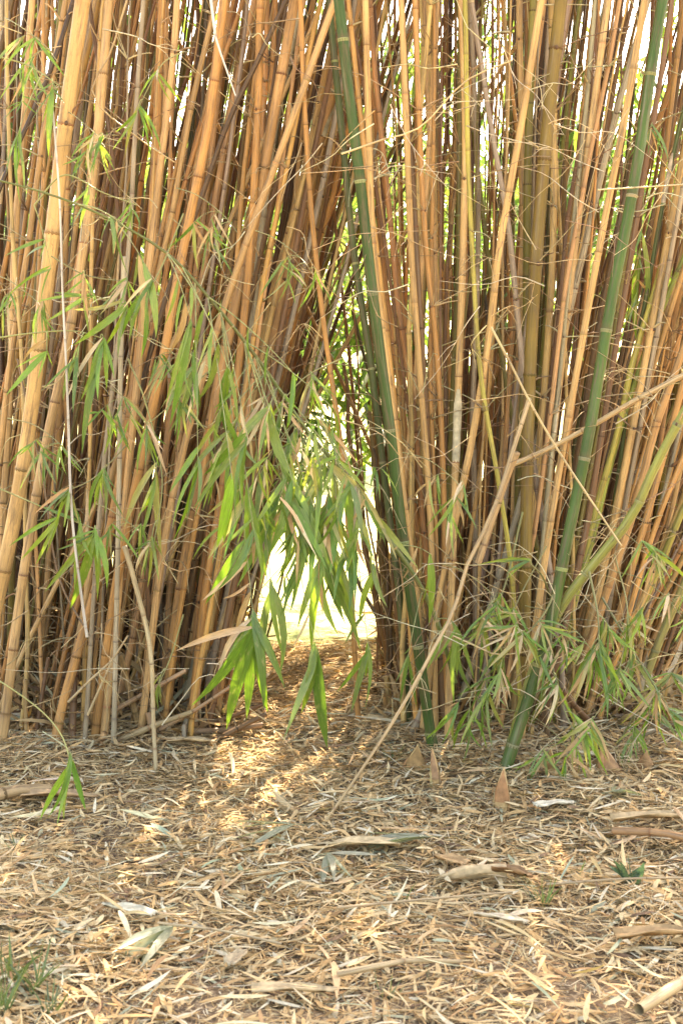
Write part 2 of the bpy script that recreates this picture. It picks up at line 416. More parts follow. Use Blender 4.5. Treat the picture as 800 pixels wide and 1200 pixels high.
# ================================================================== KEY CULMS (placed one by one)
def key_path(px, Y0, Y1, top=4.6):
    """px: picture points from the top down; Y0 depth at the lowest point, Y1 at the highest"""
    px = px[::-1]; ys = [p[1] for p in px]
    pts = [at(x, y, Y0 + (Y1 - Y0) * (ys[0] - y) / max(1, ys[0] - ys[-1])) for x, y in px]
    d = (pts[0] - pts[1]).normalized(); z0 = float(gh(pts[0].x, pts[0].y)) - 0.04
    if pts[0].z > z0 + 0.02 and d.z < -0.2: pts.insert(0, pts[0] + d * ((z0 - pts[0].z) / d.z))
    if top and px[-1][1] <= 10:
        d = (pts[-1] - pts[-2]).normalized(); L = (top - pts[-1].z) / max(0.3, d.z)
        pts.append(pts[-1] + d * L * 0.5); pts.append(pts[-1] + d * L * 0.5 + Vector((0.12 * (1 if d.x > 0 else -1), 0.1, -0.1)))
    return smooth_path(pts, 60)
KEYS = [  # label, colour, width px low, width px high, points, Y0, Y1, extras
 ('thick pale straw bamboo culm rising along the left edge', STRAW, 21, 25, [(97, 0), (80, 120), (62, 270), (45, 410), (30, 530), (0, 690), (-40, 850)], 4.30, 4.15, dict(internode=.36, twigs=.05)),
 ('straw culm just right of the thickest pale culm at left edge', (0.52, 0.31, 0.13), 17, 15, [(128, 0), (112, 180), (85, 370), (50, 540), (25, 690), (5, 850)], 4.42, 4.5, dict(twigs=.15)),
 ('orange culm whose curved foot bends left near the bottom left', ORANGE, 17, 13, [(190, 0), (175, 300), (150, 500), (125, 640), (95, 750), (70, 840), (64, 878)], 4.5, 4.75, dict(twigs=.2)),
 ('bright orange culm slanting through the middle of the left clump', ORANGE, 15, 18, [(262, 0), (245, 140), (213, 300), (190, 425), (163, 550), (135, 690), (112, 860)], 4.55, 4.4, dict(internode=.33, twigs=.2)),
 ('upright orange culm above the long green branch', ORANGE, 14, 13, [(305, 0), (301, 150), (290, 330), (268, 520), (240, 700), (222, 860)], 4.68, 4.6, dict(twigs=.25)),
 ('long orange culm slanting up right from the left clump into the gap', (0.50, 0.29, 0.12), 13, 12, [(392, 0), (362, 85), (322, 195), (283, 300), (235, 450), (195, 620), (165, 860)], 4.6, 4.45, dict(twigs=.2)),
 ('stout orange culm leaning right behind the green branch', (0.48, 0.255, 0.1), 19, 18, [(345, 0), (318, 150), (290, 300), (262, 420), (235, 560), (210, 700), (190, 870)], 4.72, 4.62, dict(twigs=.2)),
 ('broad orange culm curving up beside the gap', (0.47, 0.25, 0.095), 18, 15, [(420, 0), (390, 110), (365, 200), (325, 370), (295, 520), (270, 700), (250, 860)], 4.8, 4.9, dict(twigs=.2)),
 ('thin orange culm bent like a bow left of the dark green culm', ORANGE, 9, 9, [(352, 0), (357, 130), (365, 250), (378, 370), (392, 470), (404, 560), (412, 700), (420, 850)], 4.7, 4.45, dict(twigs=.3, internode=.2)),
 ('dark green culm with pale node bands rising at the centre', GREEN, 19, 19, [(397, 0), (409, 110), (421, 205), (437, 350), (455, 490), (473, 640), (487, 740), (509, 893)], 4.33, 4.2, dict(internode=.375, green=True, twigs=0)),
 ('olive culm standing directly behind the dark green centre culm', DGREEN, 13, 12, [(385, 0), (400, 150), (415, 300), (435, 430), (450, 560), (468, 700), (478, 860)], 4.62, 4.7, dict(internode=.33, green=True, twigs=.1)),
 ('green culm slanting up to the top right corner', (0.065, 0.112, 0.024), 21, 18, [(776, 0), (766, 60), (743, 212), (714, 363), (691, 503), (663, 640), (640, 750), (585, 922)], 4.10, 4.25, dict(internode=.36, green=True, twigs=0)),
 ('thick olive brown culm upright in the right clump', (0.20, 0.13, 0.032), 22, 24, [(657, 0), (640, 160), (627, 320), (619, 480), (616, 640), (612, 870)], 4.5, 4.4, dict(internode=.31, twigs=.2)),
 ('olive green culm just left of the thick olive brown culm', OLIVE, 15, 14, [(625, 0), (618, 200), (616, 400), (606, 600), (600, 850)], 4.7, 4.6, dict(twigs=.2)),
 ('thin yellow green culm bending right below the middle of the right clump', YELLOW, 8, 10, [(545, 0), (548, 180), (554, 310), (563, 440), (583, 560), (598, 660), (612, 860)], 4.42, 4.35, dict(twigs=.25, internode=.26)),
 ('pale straw culm nearest the dark green centre culm at the top', STRAW, 11, 12, [(428, 0), (432, 150), (438, 300), (452, 420), (470, 560), (490, 720), (498, 860)], 4.5, 4.35, dict(twigs=.2)),
 ('pale straw upright culm left of the thin yellow green culm', STRAW, 13, 12, [(540, 0), (545, 150), (542, 300), (537, 450), (532, 600), (527, 740), (525, 862)], 4.42, 4.5, dict(twigs=.15)),
 ('tan culm at the top centre just right of the bright gap', STRAW, 11, 12, [(470, 0), (476, 150), (482, 300), (492, 440), (503, 590), (508, 720), (510, 865)], 4.5, 4.4, dict(twigs=.3)),
 ('slim tan culm curving left at mid height in the right clump', ORANGE, 10, 11, [(486, 0), (490, 120), (498, 280), (512, 420), (520, 600), (518, 860)], 4.55, 4.45, dict(twigs=.3)),
 ('straw culm slanting from lower centre up between yellow green and olive culms', STRAW, 13, 12, [(634, 0), (608, 160), (585, 290), (572, 400), (552, 520), (535, 600), (510, 730), (495, 860)], 4.5, 4.3, dict(twigs=.25)),
 ('pale culm leaning right beside the slanting green culm', STRAW, 12, 13, [(755, 0), (735, 120), (700, 300), (673, 450), (650, 580), (632, 700), (610, 870)], 4.4, 4.3, dict(twigs=.2)),
 ('pale straw culm upright right of the thick olive culm', (0.54, 0.34, 0.15), 12, 13, [(712, 0), (692, 150), (672, 300), (655, 450), (640, 600), (630, 860)], 4.6, 4.5, dict(twigs=.25)),
 ('orange culm leaning right at the right edge', (0.45, 0.245, 0.095), 15, 14, [(830, 330), (800, 410), (768, 500), (745, 590), (715, 680), (685, 770), (650, 870)], 4.6, 4.4, dict(twigs=.15)),
 ('mossy yellow green culm slanting low to the right edge', (0.25, 0.25, 0.06), 19, 16, [(850, 390), (808, 470), (768, 545), (740, 605), (700, 655), (655, 715), (620, 800), (592, 900)], 4.25, 4.0, dict(internode=.26, green=True, twigs=.3)),
 ('yellow culm leaning behind the mossy slanting culm', YELLOW, 12, 11, [(832, 60), (800, 210), (770, 330), (742, 420), (725, 500), (700, 590), (685, 660), (665, 740), (645, 860)], 4.6, 4.6, dict(twigs=.1)),
 ('yellow green culm leaning out at the lower right', (0.36, 0.31, 0.07), 13, 12, [(850, 500), (812, 570), (782, 640), (750, 715), (732, 757), (705, 850)], 4.75, 4.6, dict(internode=.22, green=True, twigs=.1)),
 ('olive culm leaning out lowest at the right edge', (0.28, 0.24, 0.08), 16, 14, [(860, 560), (822, 640), (790, 710), (765, 770), (735, 860)], 4.7, 4.5, dict(internode=.24, green=True, twigs=.1)),
 ('thin dark green culm upright near the right edge', DGREEN, 8, 8, [(812, 80), (780, 220), (760, 330), (738, 450), (728, 530), (712, 650), (690, 870)], 4.65, 4.6, dict(green=True, twigs=.2)),
 ('dark sooty dead culm slanting behind the thickest pale culm at top left', (0.06, 0.04, 0.03), 8, 8, [(86, 0), (62, 75), (30, 150), (8, 200), (-40, 320), (-110, 520)], 4.6, 4.5, dict(twigs=.3)),
 ('dark brown dead culm slanting at the top of the left clump', (0.10, 0.06, 0.035), 9, 8, [(335, 0), (300, 75), (268, 140), (235, 235), (200, 330), (160, 480), (120, 700)], 4.75, 4.55, dict(twigs=.3)),
 ('thin grey dead culm standing near the top left', GREY, 8, 8, [(168, 0), (160, 120), (150, 300), (120, 560), (100, 860)], 4.5, 4.45, dict(twigs=.4)),
]
for label, colr, w0, w1, px, Y0, Y1, kw in KEYS:
    path = key_path(px, Y0, Y1)
    if not label.startswith('thick pale'): w0, w1 = w0 * .68, w1 * .68
    else: w0, w1 = 17, 20
    culm('bamboo_culm', path, w0 / px_m(Y0) / 2, w1 / px_m(Y1) / 2 * 0.9, colr, label, sides=14, sheath=0.06, **kw)

# ================================================================== CLUMPS (the rest of the culms)
BASES = []
def far_enough(x, y, d):
    return all((x - a) ** 2 + (y - b) ** 2 > d * d for a, b in BASES)
def colour_word(c):
    return {ORANGE: 'orange tan', STRAW: 'pale straw', BROWN: 'dark brown', GREY: 'greyish dead', OLIVE: 'olive green', YGREEN: 'yellow green', DGREEN: 'dark green'}[c]
FRONT = {}
SHX, SHY = math.sin(SUN_AZ) / math.tan(SUN_EL), math.cos(SUN_AZ) / math.tan(SUN_EL)
def in_sun_channel(x, y, lx, ly):
    """would this culm shade the sunlit spot before the gap?"""
    for z in (.5, .8, 1.1, 1.4, 1.7, 2.0, 2.3, 2.6, 3.0, 3.4):
        sx, sy = x + lx * z - z * SHX, y + ly * z - z * SHY
        if ((sx + .20) / .20) ** 2 + ((sy - 4.05) / .50) ** 2 < 1 or ((sx - .02) / .2) ** 2 + ((sy - 5.7) / .9) ** 2 < 1: return True
    return False
def clump(n, sampler, lean, side, wts, zlen=(4.2, 5.4), rr=(.0065, .0135)):
    made = 0; tries = 0
    while made < n and tries < 20000:
        tries += 1
        x, y = sampler()
        if not far_enough(x, y, 0.034): continue
        lx, ly = lean(x, y)
        if random.random() < .22: lx += random.gauss(-.03, .15)
        if in_sun_channel(x, y, lx, ly) and random.random() < .8: continue
        if side != 'back':                              # keep the passage between the clumps open
            q1 = 400 + F_PX * (x + lx * 1.75) / (y + ly * 1.75); q2 = 400 + F_PX * (x + lx * .9) / (y + ly * .9); q3 = 400 + F_PX * (x + lx * .4) / (y + ly * .4)
            if (300 < q3 < 425) and random.random() < .85 or (335 < q2 < 425 and random.random() < .5) or (400 < q1 < 465 and random.random() < .35): continue
        BASES.append((x, y)); made += 1
        H = U(*zlen); z0 = float(gh(x, y)) - 0.04
        bx, by = U(-.05, .05), U(-.04, .04)            # a foot that bends
        cx = random.gauss(0, .018) + 0.02 * lx; cy = abs(random.gauss(0.0, .012))
        zz = np.linspace(0, 1, 40) * H
        wob = U(0, 6.28); wa = U(0.0, 0.010)
        P = np.stack([x + bx * np.exp(-zz / 0.25) * 1.0 - bx + lx * zz + cx * zz ** 2 * 0.5 + wa * np.sin(zz * 3.1 + wob),
                      y + by * np.exp(-zz / 0.25) - by + ly * zz + cy * zz ** 2 * 0.5,
                      z0 + zz], 1)
        kk = np.cumsum(RNG.normal(0, .010, (14, 2)), axis=0); kk -= kk[0]          # slight kinks from node to node
        P[:, 0] += np.interp(zz, np.linspace(0, H, 14), kk[:, 0]); P[:, 1] += np.interp(zz, np.linspace(0, H, 14), kk[:, 1])
        r = U(*rr) if random.random() < 0.74 else U(0.0035, 0.0065)
        c = random.choices(list(wts), list(wts.values()))[0]
        if y > 5.3 and c in (STRAW, ORANGE) and side != 'back' and random.random() < .35: c = BROWN  # some deep culms browned, so the clump interior's shade is put into their colour
        g = c in (OLIVE, YGREEN, DGREEN)
        front = y < 5.05
        if side == 'left': where = 'in the front of the left clump' if front else 'deep in left clump ' + ('far left' if x / y < -.19 else 'midway' if x / y < -.12 else 'by gap')
        elif side == 'right': where = 'in the front of the right clump' if front else 'deep in right clump ' + ('by gap' if x / y < .07 else 'midway' if x / y < .13 else 'far right')
        else: where = 'behind the gap between the two clumps'
        lw = 'leaning right' if lx > 0.13 else ('leaning left' if lx < -0.05 else 'nearly upright')
        sz = 'thin' if r < 0.0070 else ('stout' if r > 0.0112 else 'slender')
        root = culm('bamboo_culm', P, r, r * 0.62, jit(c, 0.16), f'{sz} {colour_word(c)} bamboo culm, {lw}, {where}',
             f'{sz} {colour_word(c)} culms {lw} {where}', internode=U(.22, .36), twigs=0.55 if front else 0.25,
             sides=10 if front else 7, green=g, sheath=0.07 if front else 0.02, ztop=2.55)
        FRONT.setdefault(root['group'], []).append((float(np.interp(1.2, zz, P[:, 0] / P[:, 1])), root, f'{sz} {colour_word(c)} culms {lw}', ('front of ' + side + ' clump') if front else where.replace('deep in', 'deep').replace('behind the gap between the two clumps', 'behind the gap')))
TAN = {ORANGE: 40, STRAW: 30, BROWN: 14, GREY: 12, OLIVE: 5}
TANR = {ORANGE: 28, STRAW: 38, BROWN: 16, GREY: 12, OLIVE: 10, YGREEN: 6}
def samp_left():
    while True:
        y = 4.55 + abs(random.gauss(0, 0.5)); x = U(-2.1, -0.30)
        e = -0.40 + 0.05 * (y - 4.6)
        if y < 6.9 and x < e - 0.12 * max(0, 4.75 - y) * 3 and x > -0.31 * y: return x, y
def lean_left(x, y):
    f = min(1, max(0, (x + 1.7) / 1.3))
    return 0.09 + 0.13 * f + random.gauss(0, 0.06), 0.03 + 0.03 * (y - 5.2) + random.gauss(0, 0.035)
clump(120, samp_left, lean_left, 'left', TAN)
def samp_right():
    while True:
        y = 4.5 + abs(random.gauss(0, 0.5)); x = U(0.08, 1.15)
        if y < 6.8 and x > 0.10 + 0.035 * (y - 4.5) and x < 0.215 * y and (y > 4.7 or 0.2 < x < 0.9): return x, y
def lean_right(x, y):
    f = (x - 0.1) / 0.9
    return -0.04 + 0.10 * f + 0.34 * max(0, f - 0.3) * U(0.3, 2.2) + random.gauss(0, 0.05), 0.03 + 0.03 * (y - 5.2) + random.gauss(0, 0.035)
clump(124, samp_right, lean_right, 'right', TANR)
def samp_back():
    while True:
        y = U(6.3, 7.2); x = U(-0.9, 0.9)
        if not (-0.042 * y < x < 0.018 * y): return x, y
def thicket(n_tall=470, n_short=560):
    """the culms past the three hundred that show largest: one mass"""
    Vs, Qs, Cs, As, Ks, b, k = [], [], [], [], [], 0, 0
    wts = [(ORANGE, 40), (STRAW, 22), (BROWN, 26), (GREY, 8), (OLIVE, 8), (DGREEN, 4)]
    while k < n_tall + n_short:
        tall = k < n_tall
        y = U(4.95, 6.8) if tall else (U(4.9, 6.4) if k % 2 else U(6.2, 6.9)); left = random.random() < .5
        x = U(-.31 * y, -.07 * y) if left else U(.03 * y, .24 * y)
        lx, ly = (lean_left if left else lean_right)(x if left else x * .85, y)
        if random.random() < .25: lx += random.gauss(0, .14)
        q3 = 400 + F_PX * (x + lx * .4) / (y + ly * .4)
        if 295 < q3 < 428: continue
        if in_sun_channel(x, y, lx, ly) and tall and random.random() < .85: continue
        if tall and 335 < 400 + F_PX * (x + lx * .9) / (y + ly * .9) < 425 and random.random() < .5: continue
        k += 1; H = U(3.6, 5.0) if tall else U(.5, 1.6); inter = U(.2, .34); r = U(.006, .013) if random.random() < .75 else U(.0035, .006)
        qs, al = [0.], [.5]; z = U(.05, .2)
        while z < H - .1: qs += [z - .012, z, z + .012, z + inter * .5]; al += [.97, 1.0, .03, .5]; z += inter * U(.85, 1.15)
        qs.append(H); al.append(.5); zz = np.array(qs); m = len(zz); kx = np.cumsum(RNG.normal(0, .010, 14)); ky = np.cumsum(RNG.normal(0, .010, 14))
        P = np.stack([x + lx * zz + np.interp(zz, np.linspace(0, H, 14), kx), y + ly * zz + np.interp(zz, np.linspace(0, H, 14), ky), -.03 + zz], 1)
        R = np.linspace(r, r * .65, m) * np.where(np.array(al) == 1.0, 1.1, 1.0)
        V, Q, _, ang = tube_arrays(P, R, 6); c = jit(random.choices([w_[0] for w_ in wts], [w_[1] for w_ in wts])[0], .18); c = tuple(v * .48 for v in c)          # colour darkened to paint in shade deep inside the clumps
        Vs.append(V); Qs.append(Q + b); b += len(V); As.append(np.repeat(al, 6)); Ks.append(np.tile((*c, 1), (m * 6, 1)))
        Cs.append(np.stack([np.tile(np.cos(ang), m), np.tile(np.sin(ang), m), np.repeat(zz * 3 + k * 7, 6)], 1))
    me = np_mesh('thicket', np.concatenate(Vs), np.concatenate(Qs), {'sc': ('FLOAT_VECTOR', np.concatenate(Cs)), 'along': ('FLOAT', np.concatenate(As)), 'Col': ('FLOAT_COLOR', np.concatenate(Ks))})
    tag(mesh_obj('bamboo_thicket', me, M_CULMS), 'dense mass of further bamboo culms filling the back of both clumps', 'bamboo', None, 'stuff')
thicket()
clump(20, samp_back, lambda x, y: (U(-0.05, 0.2), U(0, .06)), 'back', {OLIVE: 4, YGREEN: 3, DGREEN: 6, ORANGE: 3})

def samp_cross():
    while True:
        y = U(5.2, 7.0); x = U(-.95, .55)
        if x < -.075 * y or x > .03 * y: return x, y
def lean_cross(x, y): return (U(-.075, .03) * y - x) / U(1.25, 1.9), U(0, .05)
clump(20, samp_cross, lean_cross, 'back', {OLIVE: 4, YGREEN: 2, DGREEN: 4, ORANGE: 6, STRAW: 3})

ORD = 'leftmost second third fourth fifth sixth seventh eighth ninth tenth eleventh twelfth thirteenth fourteenth fifteenth sixteenth'.split()
for g_, lst in FRONT.items():
    lst.sort(key=lambda q: q[0])
    if len(lst) > 1 and len(lst) <= 16:
        for i, (_, root, what, side) in enumerate(lst):
            root['label'] = (f'leftmost of the {what}' if i == 0 else f'{ORD[i]} from left of the {what}') + f', {side}'

# ================================================================== LEAFY BRANCHES
def arc(a, b, sag, n=8, up=0.0):
    """a twig path that first rises and then hangs"""
    a, b = Vector(a), Vector(b); m = (a + b) / 2 + Vector((0, 0, sag + up))
    return np.array([tuple((1-t)**2 * a + 2*(1-t)*t * m + t*t * b) for t in np.linspace(0, 1, n)])
def spray(thing, tloc, start, tip, leaves, col=None, r=0.0022, twcol=(0.30, 0.30, 0.12), sag=0.03):
    """a twig (part) that carries leaves (sub-parts); leaves = list of (base fraction, tip point, colour, ratio)"""
    path = arc(start, tip, sag)
    tw = mesh_obj('twig', twig_mesh('twig', [(path - np.array(tuple(start)), r, r * 0.45)], 5), M_TWIG, thing, Vector(start) - tloc, jit(twcol))
    extra = []
    for fr, tp, c, ratio in leaves:                 # further, smaller leaves of the same spray
        if random.random() < .75:
            b0 = Vector(tip); v = Vector(tp) - b0; q = Matrix.Rotation(U(-.5, .5), 3, 'Y') @ v * U(.45, .9)
            cc = random.choices((c, jit(random.choice(YELLOWS)), jit(random.choice(DRIES)), jit(random.choice(GREENS))), (3, 1, 1.2, 2))[0]
            fe = U(.45, 1); be = Vector([float(np.interp(fe, np.linspace(0, 1, len(path)), path[:, i])) for i in range(3)])
            extra.append((fe, be + q + Vector((U(-.02, .02), U(-.05, .05), U(-.02, .01))), cc, U(.07, .11)))
    for fr, tp, c, ratio in leaves + extra:
        b = Vector([float(np.interp(fr, np.linspace(0, 1, len(path)), path[:, i])) for i in range(3)])
        add_leaf(tw, Vector(start), b, Vector(tp), c, ratio, mat=M_DRYLEAF if c and c[0] > c[1] * 1.2 else M_LEAF)
    return tw
def rand_leaves(tip_px, Y, n, length, spread=0.9, mix=(0.75, 0.15, 0.10), direction=0.0, ratios=RATIOS[:3], along=0.45):
    """n leaves hanging as a fan below a twig's end"""
    out = []
    for k in range(n):
        a = direction + (U(-1, 1) * spread if n > 1 else U(-.2, .2))
        L = length * U(0.6, 1.15); c = random.choices((GREENS, YELLOWS, DRIES), mix)[0]
        base = at(*tip_px, Y)
        tp = base + Vector((math.sin(a) * L, U(-0.35, 0.25) * L, -math.cos(a) * L * U(0.75, 1.0)))
        out.append((1 - U(0, along), tp, jit(random.choice(c)), random.choice(ratios)))
    return out
def px_leaves(Y, tips, cols=None, ratio=None, dy=0.06):
    return [(1 - 0.06 * i / max(1, len(tips)), at(tx, ty, Y + U(-dy, dy)), jit((cols[i % len(cols)] if cols else random.choice(GREENS))), (ratio * .72 if ratio else random.choice(RATIOS[:3]))) for i, (tx, ty) in enumerate(tips)]
def branch(name, label, px, Y0, Y1, r0, r1, colr, group=None, cat='branch', nodes=True):
    """thing with a stem; px from the root end to the tip"""
    n = len(px); pts = [at(x, y, Y0 + (Y1 - Y0) * i / (n - 1)) for i, (x, y) in enumerate(px)]
    path = smooth_path(pts, 40); base = Vector(tuple(path[0]))
    th = empty(name, base); tag(th, label, cat, group)
    V, Q, _, ang = tube_arrays(path - np.array(tuple(base)), np.linspace(r0, r1, 40), 8)
    s = np.linspace(0, 1, 40) * np.linalg.norm(path[-1] - path[0])
    sc = np.stack([np.tile(np.cos(ang), 40), np.tile(np.sin(ang), 40), np.repeat(s * 3, 8)], 1)
    mesh_obj('stem', np_mesh('stem', V, Q, {'sc': ('FLOAT_VECTOR', sc), 'along': ('FLOAT', np.full(320, .5))}), M_CULM, th, (0, 0, 0), colr)
    if nodes:
        for i in range(4, 38, 5):
            o = mesh_obj('node_ring', node_mesh('tan'), None, th, Vector(path[i]) - base, jit((0.35, 0.27, 0.13)))
            t = Vector(path[i + 1] - path[i - 1]).normalized(); r = (r0 + (r1 - r0) * i / 39) * 1.1
            o.rotation_euler = t.to_track_quat('Z', 'Y').to_euler(); o.scale = (r, r, r * 1.4)
    return th, base, path
def hang(thb, tip_px, Y, leaves, near=None, **kw):
    """twig from the nearest point of the branch (a little above the tip) to tip_px"""
    th, base, path = thb; tip = at(*tip_px, Y)
    q = tip + Vector((0, 0, 0.06)); d = np.linalg.norm(path - np.array(tuple(q)), axis=1)
    i = near if near is not None else int(np.argmin(d)); return spray(th, base, Vector(path[i]), tip, leaves, **kw)

BR = [(533, 800), (520, 752), (502, 705), (476, 660), (448, 622), (410, 562), (365, 512), (320, 446), (285, 398), (250, 355), (200, 300), (130, 257), (60, 228), (-25, 205)]
b1 = branch('leafy_branch', 'long green branch arching from the upper left across the gap, hung with leaves', BR, 4.3, 3.85, 0.0085, 0.0025, (0.14, 0.16, 0.045))
# the leaf sprays that hang off it (tips read off the photograph)
hang(b1, (372, 768), 3.85, px_leaves(3.85, [(329, 868), (370, 882), (391, 860), (345, 835)], ratio=.18), r=.0018, sag=-.02, near=22)
hang(b1, (298, 735), 3.8, px_leaves(3.8, [(222, 838), (268, 868), (299, 842), (332, 808), (250, 802), (283, 850), (315, 830)], ratio=.155) + px_leaves(3.8, [(205, 762), (240, 790)], [DRIES[0], DRIES[1]], .12), r=.002, near=25)
hang(b1, (377, 658), 3.9, px_leaves(3.9, [(361, 764), (345, 735), (385, 745), (402, 720)], ratio=.15), near=21)
hang(b1, (318, 690), 3.85, px_leaves(3.85, [(305, 790), (330, 800), (342, 770)], ratio=.13), near=23)
hang(b1, (432, 762), 4.0, px_leaves(4.0, [(396, 815), (410, 838), (437, 838), (425, 800)], ratio=.13), near=14)
hang(b1, (440, 665), 4.0, px_leaves(4.0, [(421, 730), (432, 700), (452, 712)], ratio=.15), near=16)
hang(b1, (412, 568), 3.9, px_leaves(3.9, [(381, 612), (427, 633), (398, 625), (410, 640)], ratio=.15), near=20)
hang(b1, (366, 590), 3.88, px_leaves(3.88, [(340, 655), (352, 670), (368, 662), (322, 640)]), near=22)
hang(b1, (345, 570), 3.85, px_leaves(3.85, [(318, 635), (335, 640), (305, 650)]), near=23)
hang(b1, (272, 562), 3.75, px_leaves(3.75, [(249, 646), (262, 640)], [(0.28, 0.42, 0.05)], .2), near=26)
hang(b1, (290, 515), 3.8, px_leaves(3.8, [(228, 598), (262, 610), (285, 600), (232, 560)]), near=25)
hang(b1, (232, 545), 3.85, px_leaves(3.85, [(190, 618), (208, 640), (218, 612), (233, 590)]), near=27)
hang(b1, (268, 432), 3.85, px_leaves(3.85, [(252, 510), (262, 530), (275, 498)]), near=28)
hang(b1, (225, 378), 3.85, px_leaves(3.85, [(193, 440), (212, 442), (185, 470), (205, 500)]), near=29)
hang(b1, (250, 385), 3.85, px_leaves(3.85, [(232, 432), (242, 440)], YELLOWS), near=29)
hang(b1, (346, 440), 3.9, px_leaves(3.9, [(338, 495), (345, 505)]), near=26)
hang(b1, (392, 480), 3.95, px_leaves(3.95, [(398, 535), (388, 520)]), near=23)
hang(b1, (300, 640), 3.82, rand_leaves((300, 640), 3.82, 4, .16), near=25)
hang(b1, (392, 690), 3.9, rand_leaves((392, 690), 3.9, 4, .17), near=19)
hang(b1, (345, 610), 3.85, rand_leaves((345, 610), 3.85, 5, .17), near=23)
hang(b1, (415, 600), 3.95, rand_leaves((415, 600), 3.95, 4, .15, mix=(.5, .3, .2)), near=19)
hang(b1, (180, 330), 3.85, rand_leaves((180, 330), 3.85, 4, .18, mix=(.5, .2, .3)), near=32)
hang(b1, (150, 268), 3.85, rand_leaves((150, 268), 3.85, 3, .13), near=34)
for tx, ty, nl in [(300, 560, 4), (325, 590, 5), (380, 620, 5), (355, 640, 5), (405, 655, 4), (330, 680, 4), (280, 600, 4), (420, 625, 4), (375, 560, 4), (310, 500, 3)]:
    hang(b1, (tx, ty), 3.86 + U(-.08, .1), rand_leaves((tx, ty), 3.86, nl, U(.11, .17), .8, (.6, .25, .15), -.15), r=.0014)
for k_ in range(34):
    tx, ty = U(205, 450), U(400, 690)
    if ty < 330 + (tx - 200) * .9 - 10: ty = 345 + (tx - 200) * .95 + U(0, 90)
    hang(b1, (tx, ty), U(3.8, 4.0), rand_leaves((tx, ty), 3.9, random.choice((2, 3, 4)), U(.09, .14), .8, (.55, .25, .2), -.1, RATIOS[:2]), r=.0012)
hang(b1, (505, 650), 4.15, px_leaves(4.15, [(497, 720), (513, 706), (503, 735)], [GREENS[3], YELLOWS[1]]), near=9)
hang(b1, (478, 770), 4.1, px_leaves(4.1, [(472, 826), (481, 835), (466, 800)]), near=6)
hang(b1, (536, 735), 4.15, px_leaves(4.15, [(518, 800), (532, 828), (545, 822), (510, 775), (552, 800)], [GREENS[1], YELLOWS[1], GREENS[4]], .1), near=4)

LB = [
 ('leafy twig with drooping green leaves low on the left edge', [(-30, 560), (40, 590), (90, 612), (118, 622)], 4.1, 3.95,
   [((112, 625), 3.95, [(44, 698), (85, 722), (107, 706), (62, 640), (122, 690)]), ((70, 606), 4.0, [(18, 655), (10, 640), (55, 650)]), ((95, 612), 3.98, [(60, 575), (40, 585), (90, 690)])]),
 ('leafy twig with bright leaves halfway up the left edge', [(-30, 400), (40, 390), (90, 388), (125, 398)], 4.05, 3.95,
   [((122, 400), 3.95, [(98, 470), (112, 468), (85, 530), (128, 455)]), ((55, 412), 4.0, [(2, 455), (18, 430), (45, 442)]), ((90, 420), 3.95, [(45, 450), (70, 470), (85, 480)])]),
 ('leafy twig with drooping leaves below the top left corner', [(-30, 60), (30, 75), (70, 100)], 4.1, 3.95,
   [((62, 105), 3.95, [(45, 160), (52, 178), (30, 140), (78, 120)]), ((25, 120), 4.0, [(0, 140), (5, 125), (48, 132)]), ((20, 160), 4.0, [(12, 235), (25, 225), (2, 200)])]),
 ('leafy twig with few narrow leaves at upper left beside the thickest culm', [(40, 240), (75, 205), (120, 225), (160, 240)], 4.0, 3.95,
   [((155, 245), 3.95, [(132, 275), (140, 290), (165, 262)]), ((105, 228), 3.95, [(82, 265), (95, 262)]), ((60, 315), 4.0, [(20, 335), (40, 360), (10, 345)])]),
 ('leafy twig drooping over the middle of the left clump', [(215, 250), (180, 330), (150, 355), (105, 345)], 4.15, 3.95,
   [((110, 348), 3.95, [(60, 340), (75, 360), (40, 350)]), ((150, 358), 3.95, [(118, 410), (135, 420), (85, 400)]), ((170, 345), 3.95, [(150, 400), (160, 420)])]),
 ('leafy twig with yellowing leaves low in the left clump', [(150, 420), (170, 470), (190, 560), (180, 640)], 4.2, 4.05,
   [((182, 560), 4.1, [(155, 620), (170, 640), (185, 655)]), ((178, 630), 4.05, [(165, 690), (180, 680)])]),
 ('small yellow leaf tuft near the foot of the left clump', [(215, 720), (200, 770), (187, 800)], 4.3, 4.25, [((186, 802), 4.25, [(181, 832), (186, 835), (190, 828)])]),
]
for label, px, Y0, Y1, sprs in LB:
    yl = 'yellow' in label
    b = branch('leafy_twig', label, px, Y0, Y1, .0028, .0014, (0.26, 0.25, 0.09), nodes=False, cat='twig')
    for tip, Y, tips in sprs: hang(b, tip, Y, px_leaves(Y, tips, YELLOWS if yl else None))

b = branch('leafy_twig', 'thin arching twig ending in green leaves over the ground at left', [(-40, 775), (10, 805), (50, 835), (72, 862), (82, 890)], 3.5, 3.4, .0022, .0016, (0.36, 0.34, 0.12), nodes=False, cat='twig')
hang(b, (85, 893), 3.4, px_leaves(3.4, [(52, 975), (74, 962), (94, 955), (64, 970)], [(0.22, 0.36, 0.05), (0.30, 0.38, 0.08), (0.13, 0.26, 0.05)], .15, .03), near=38)

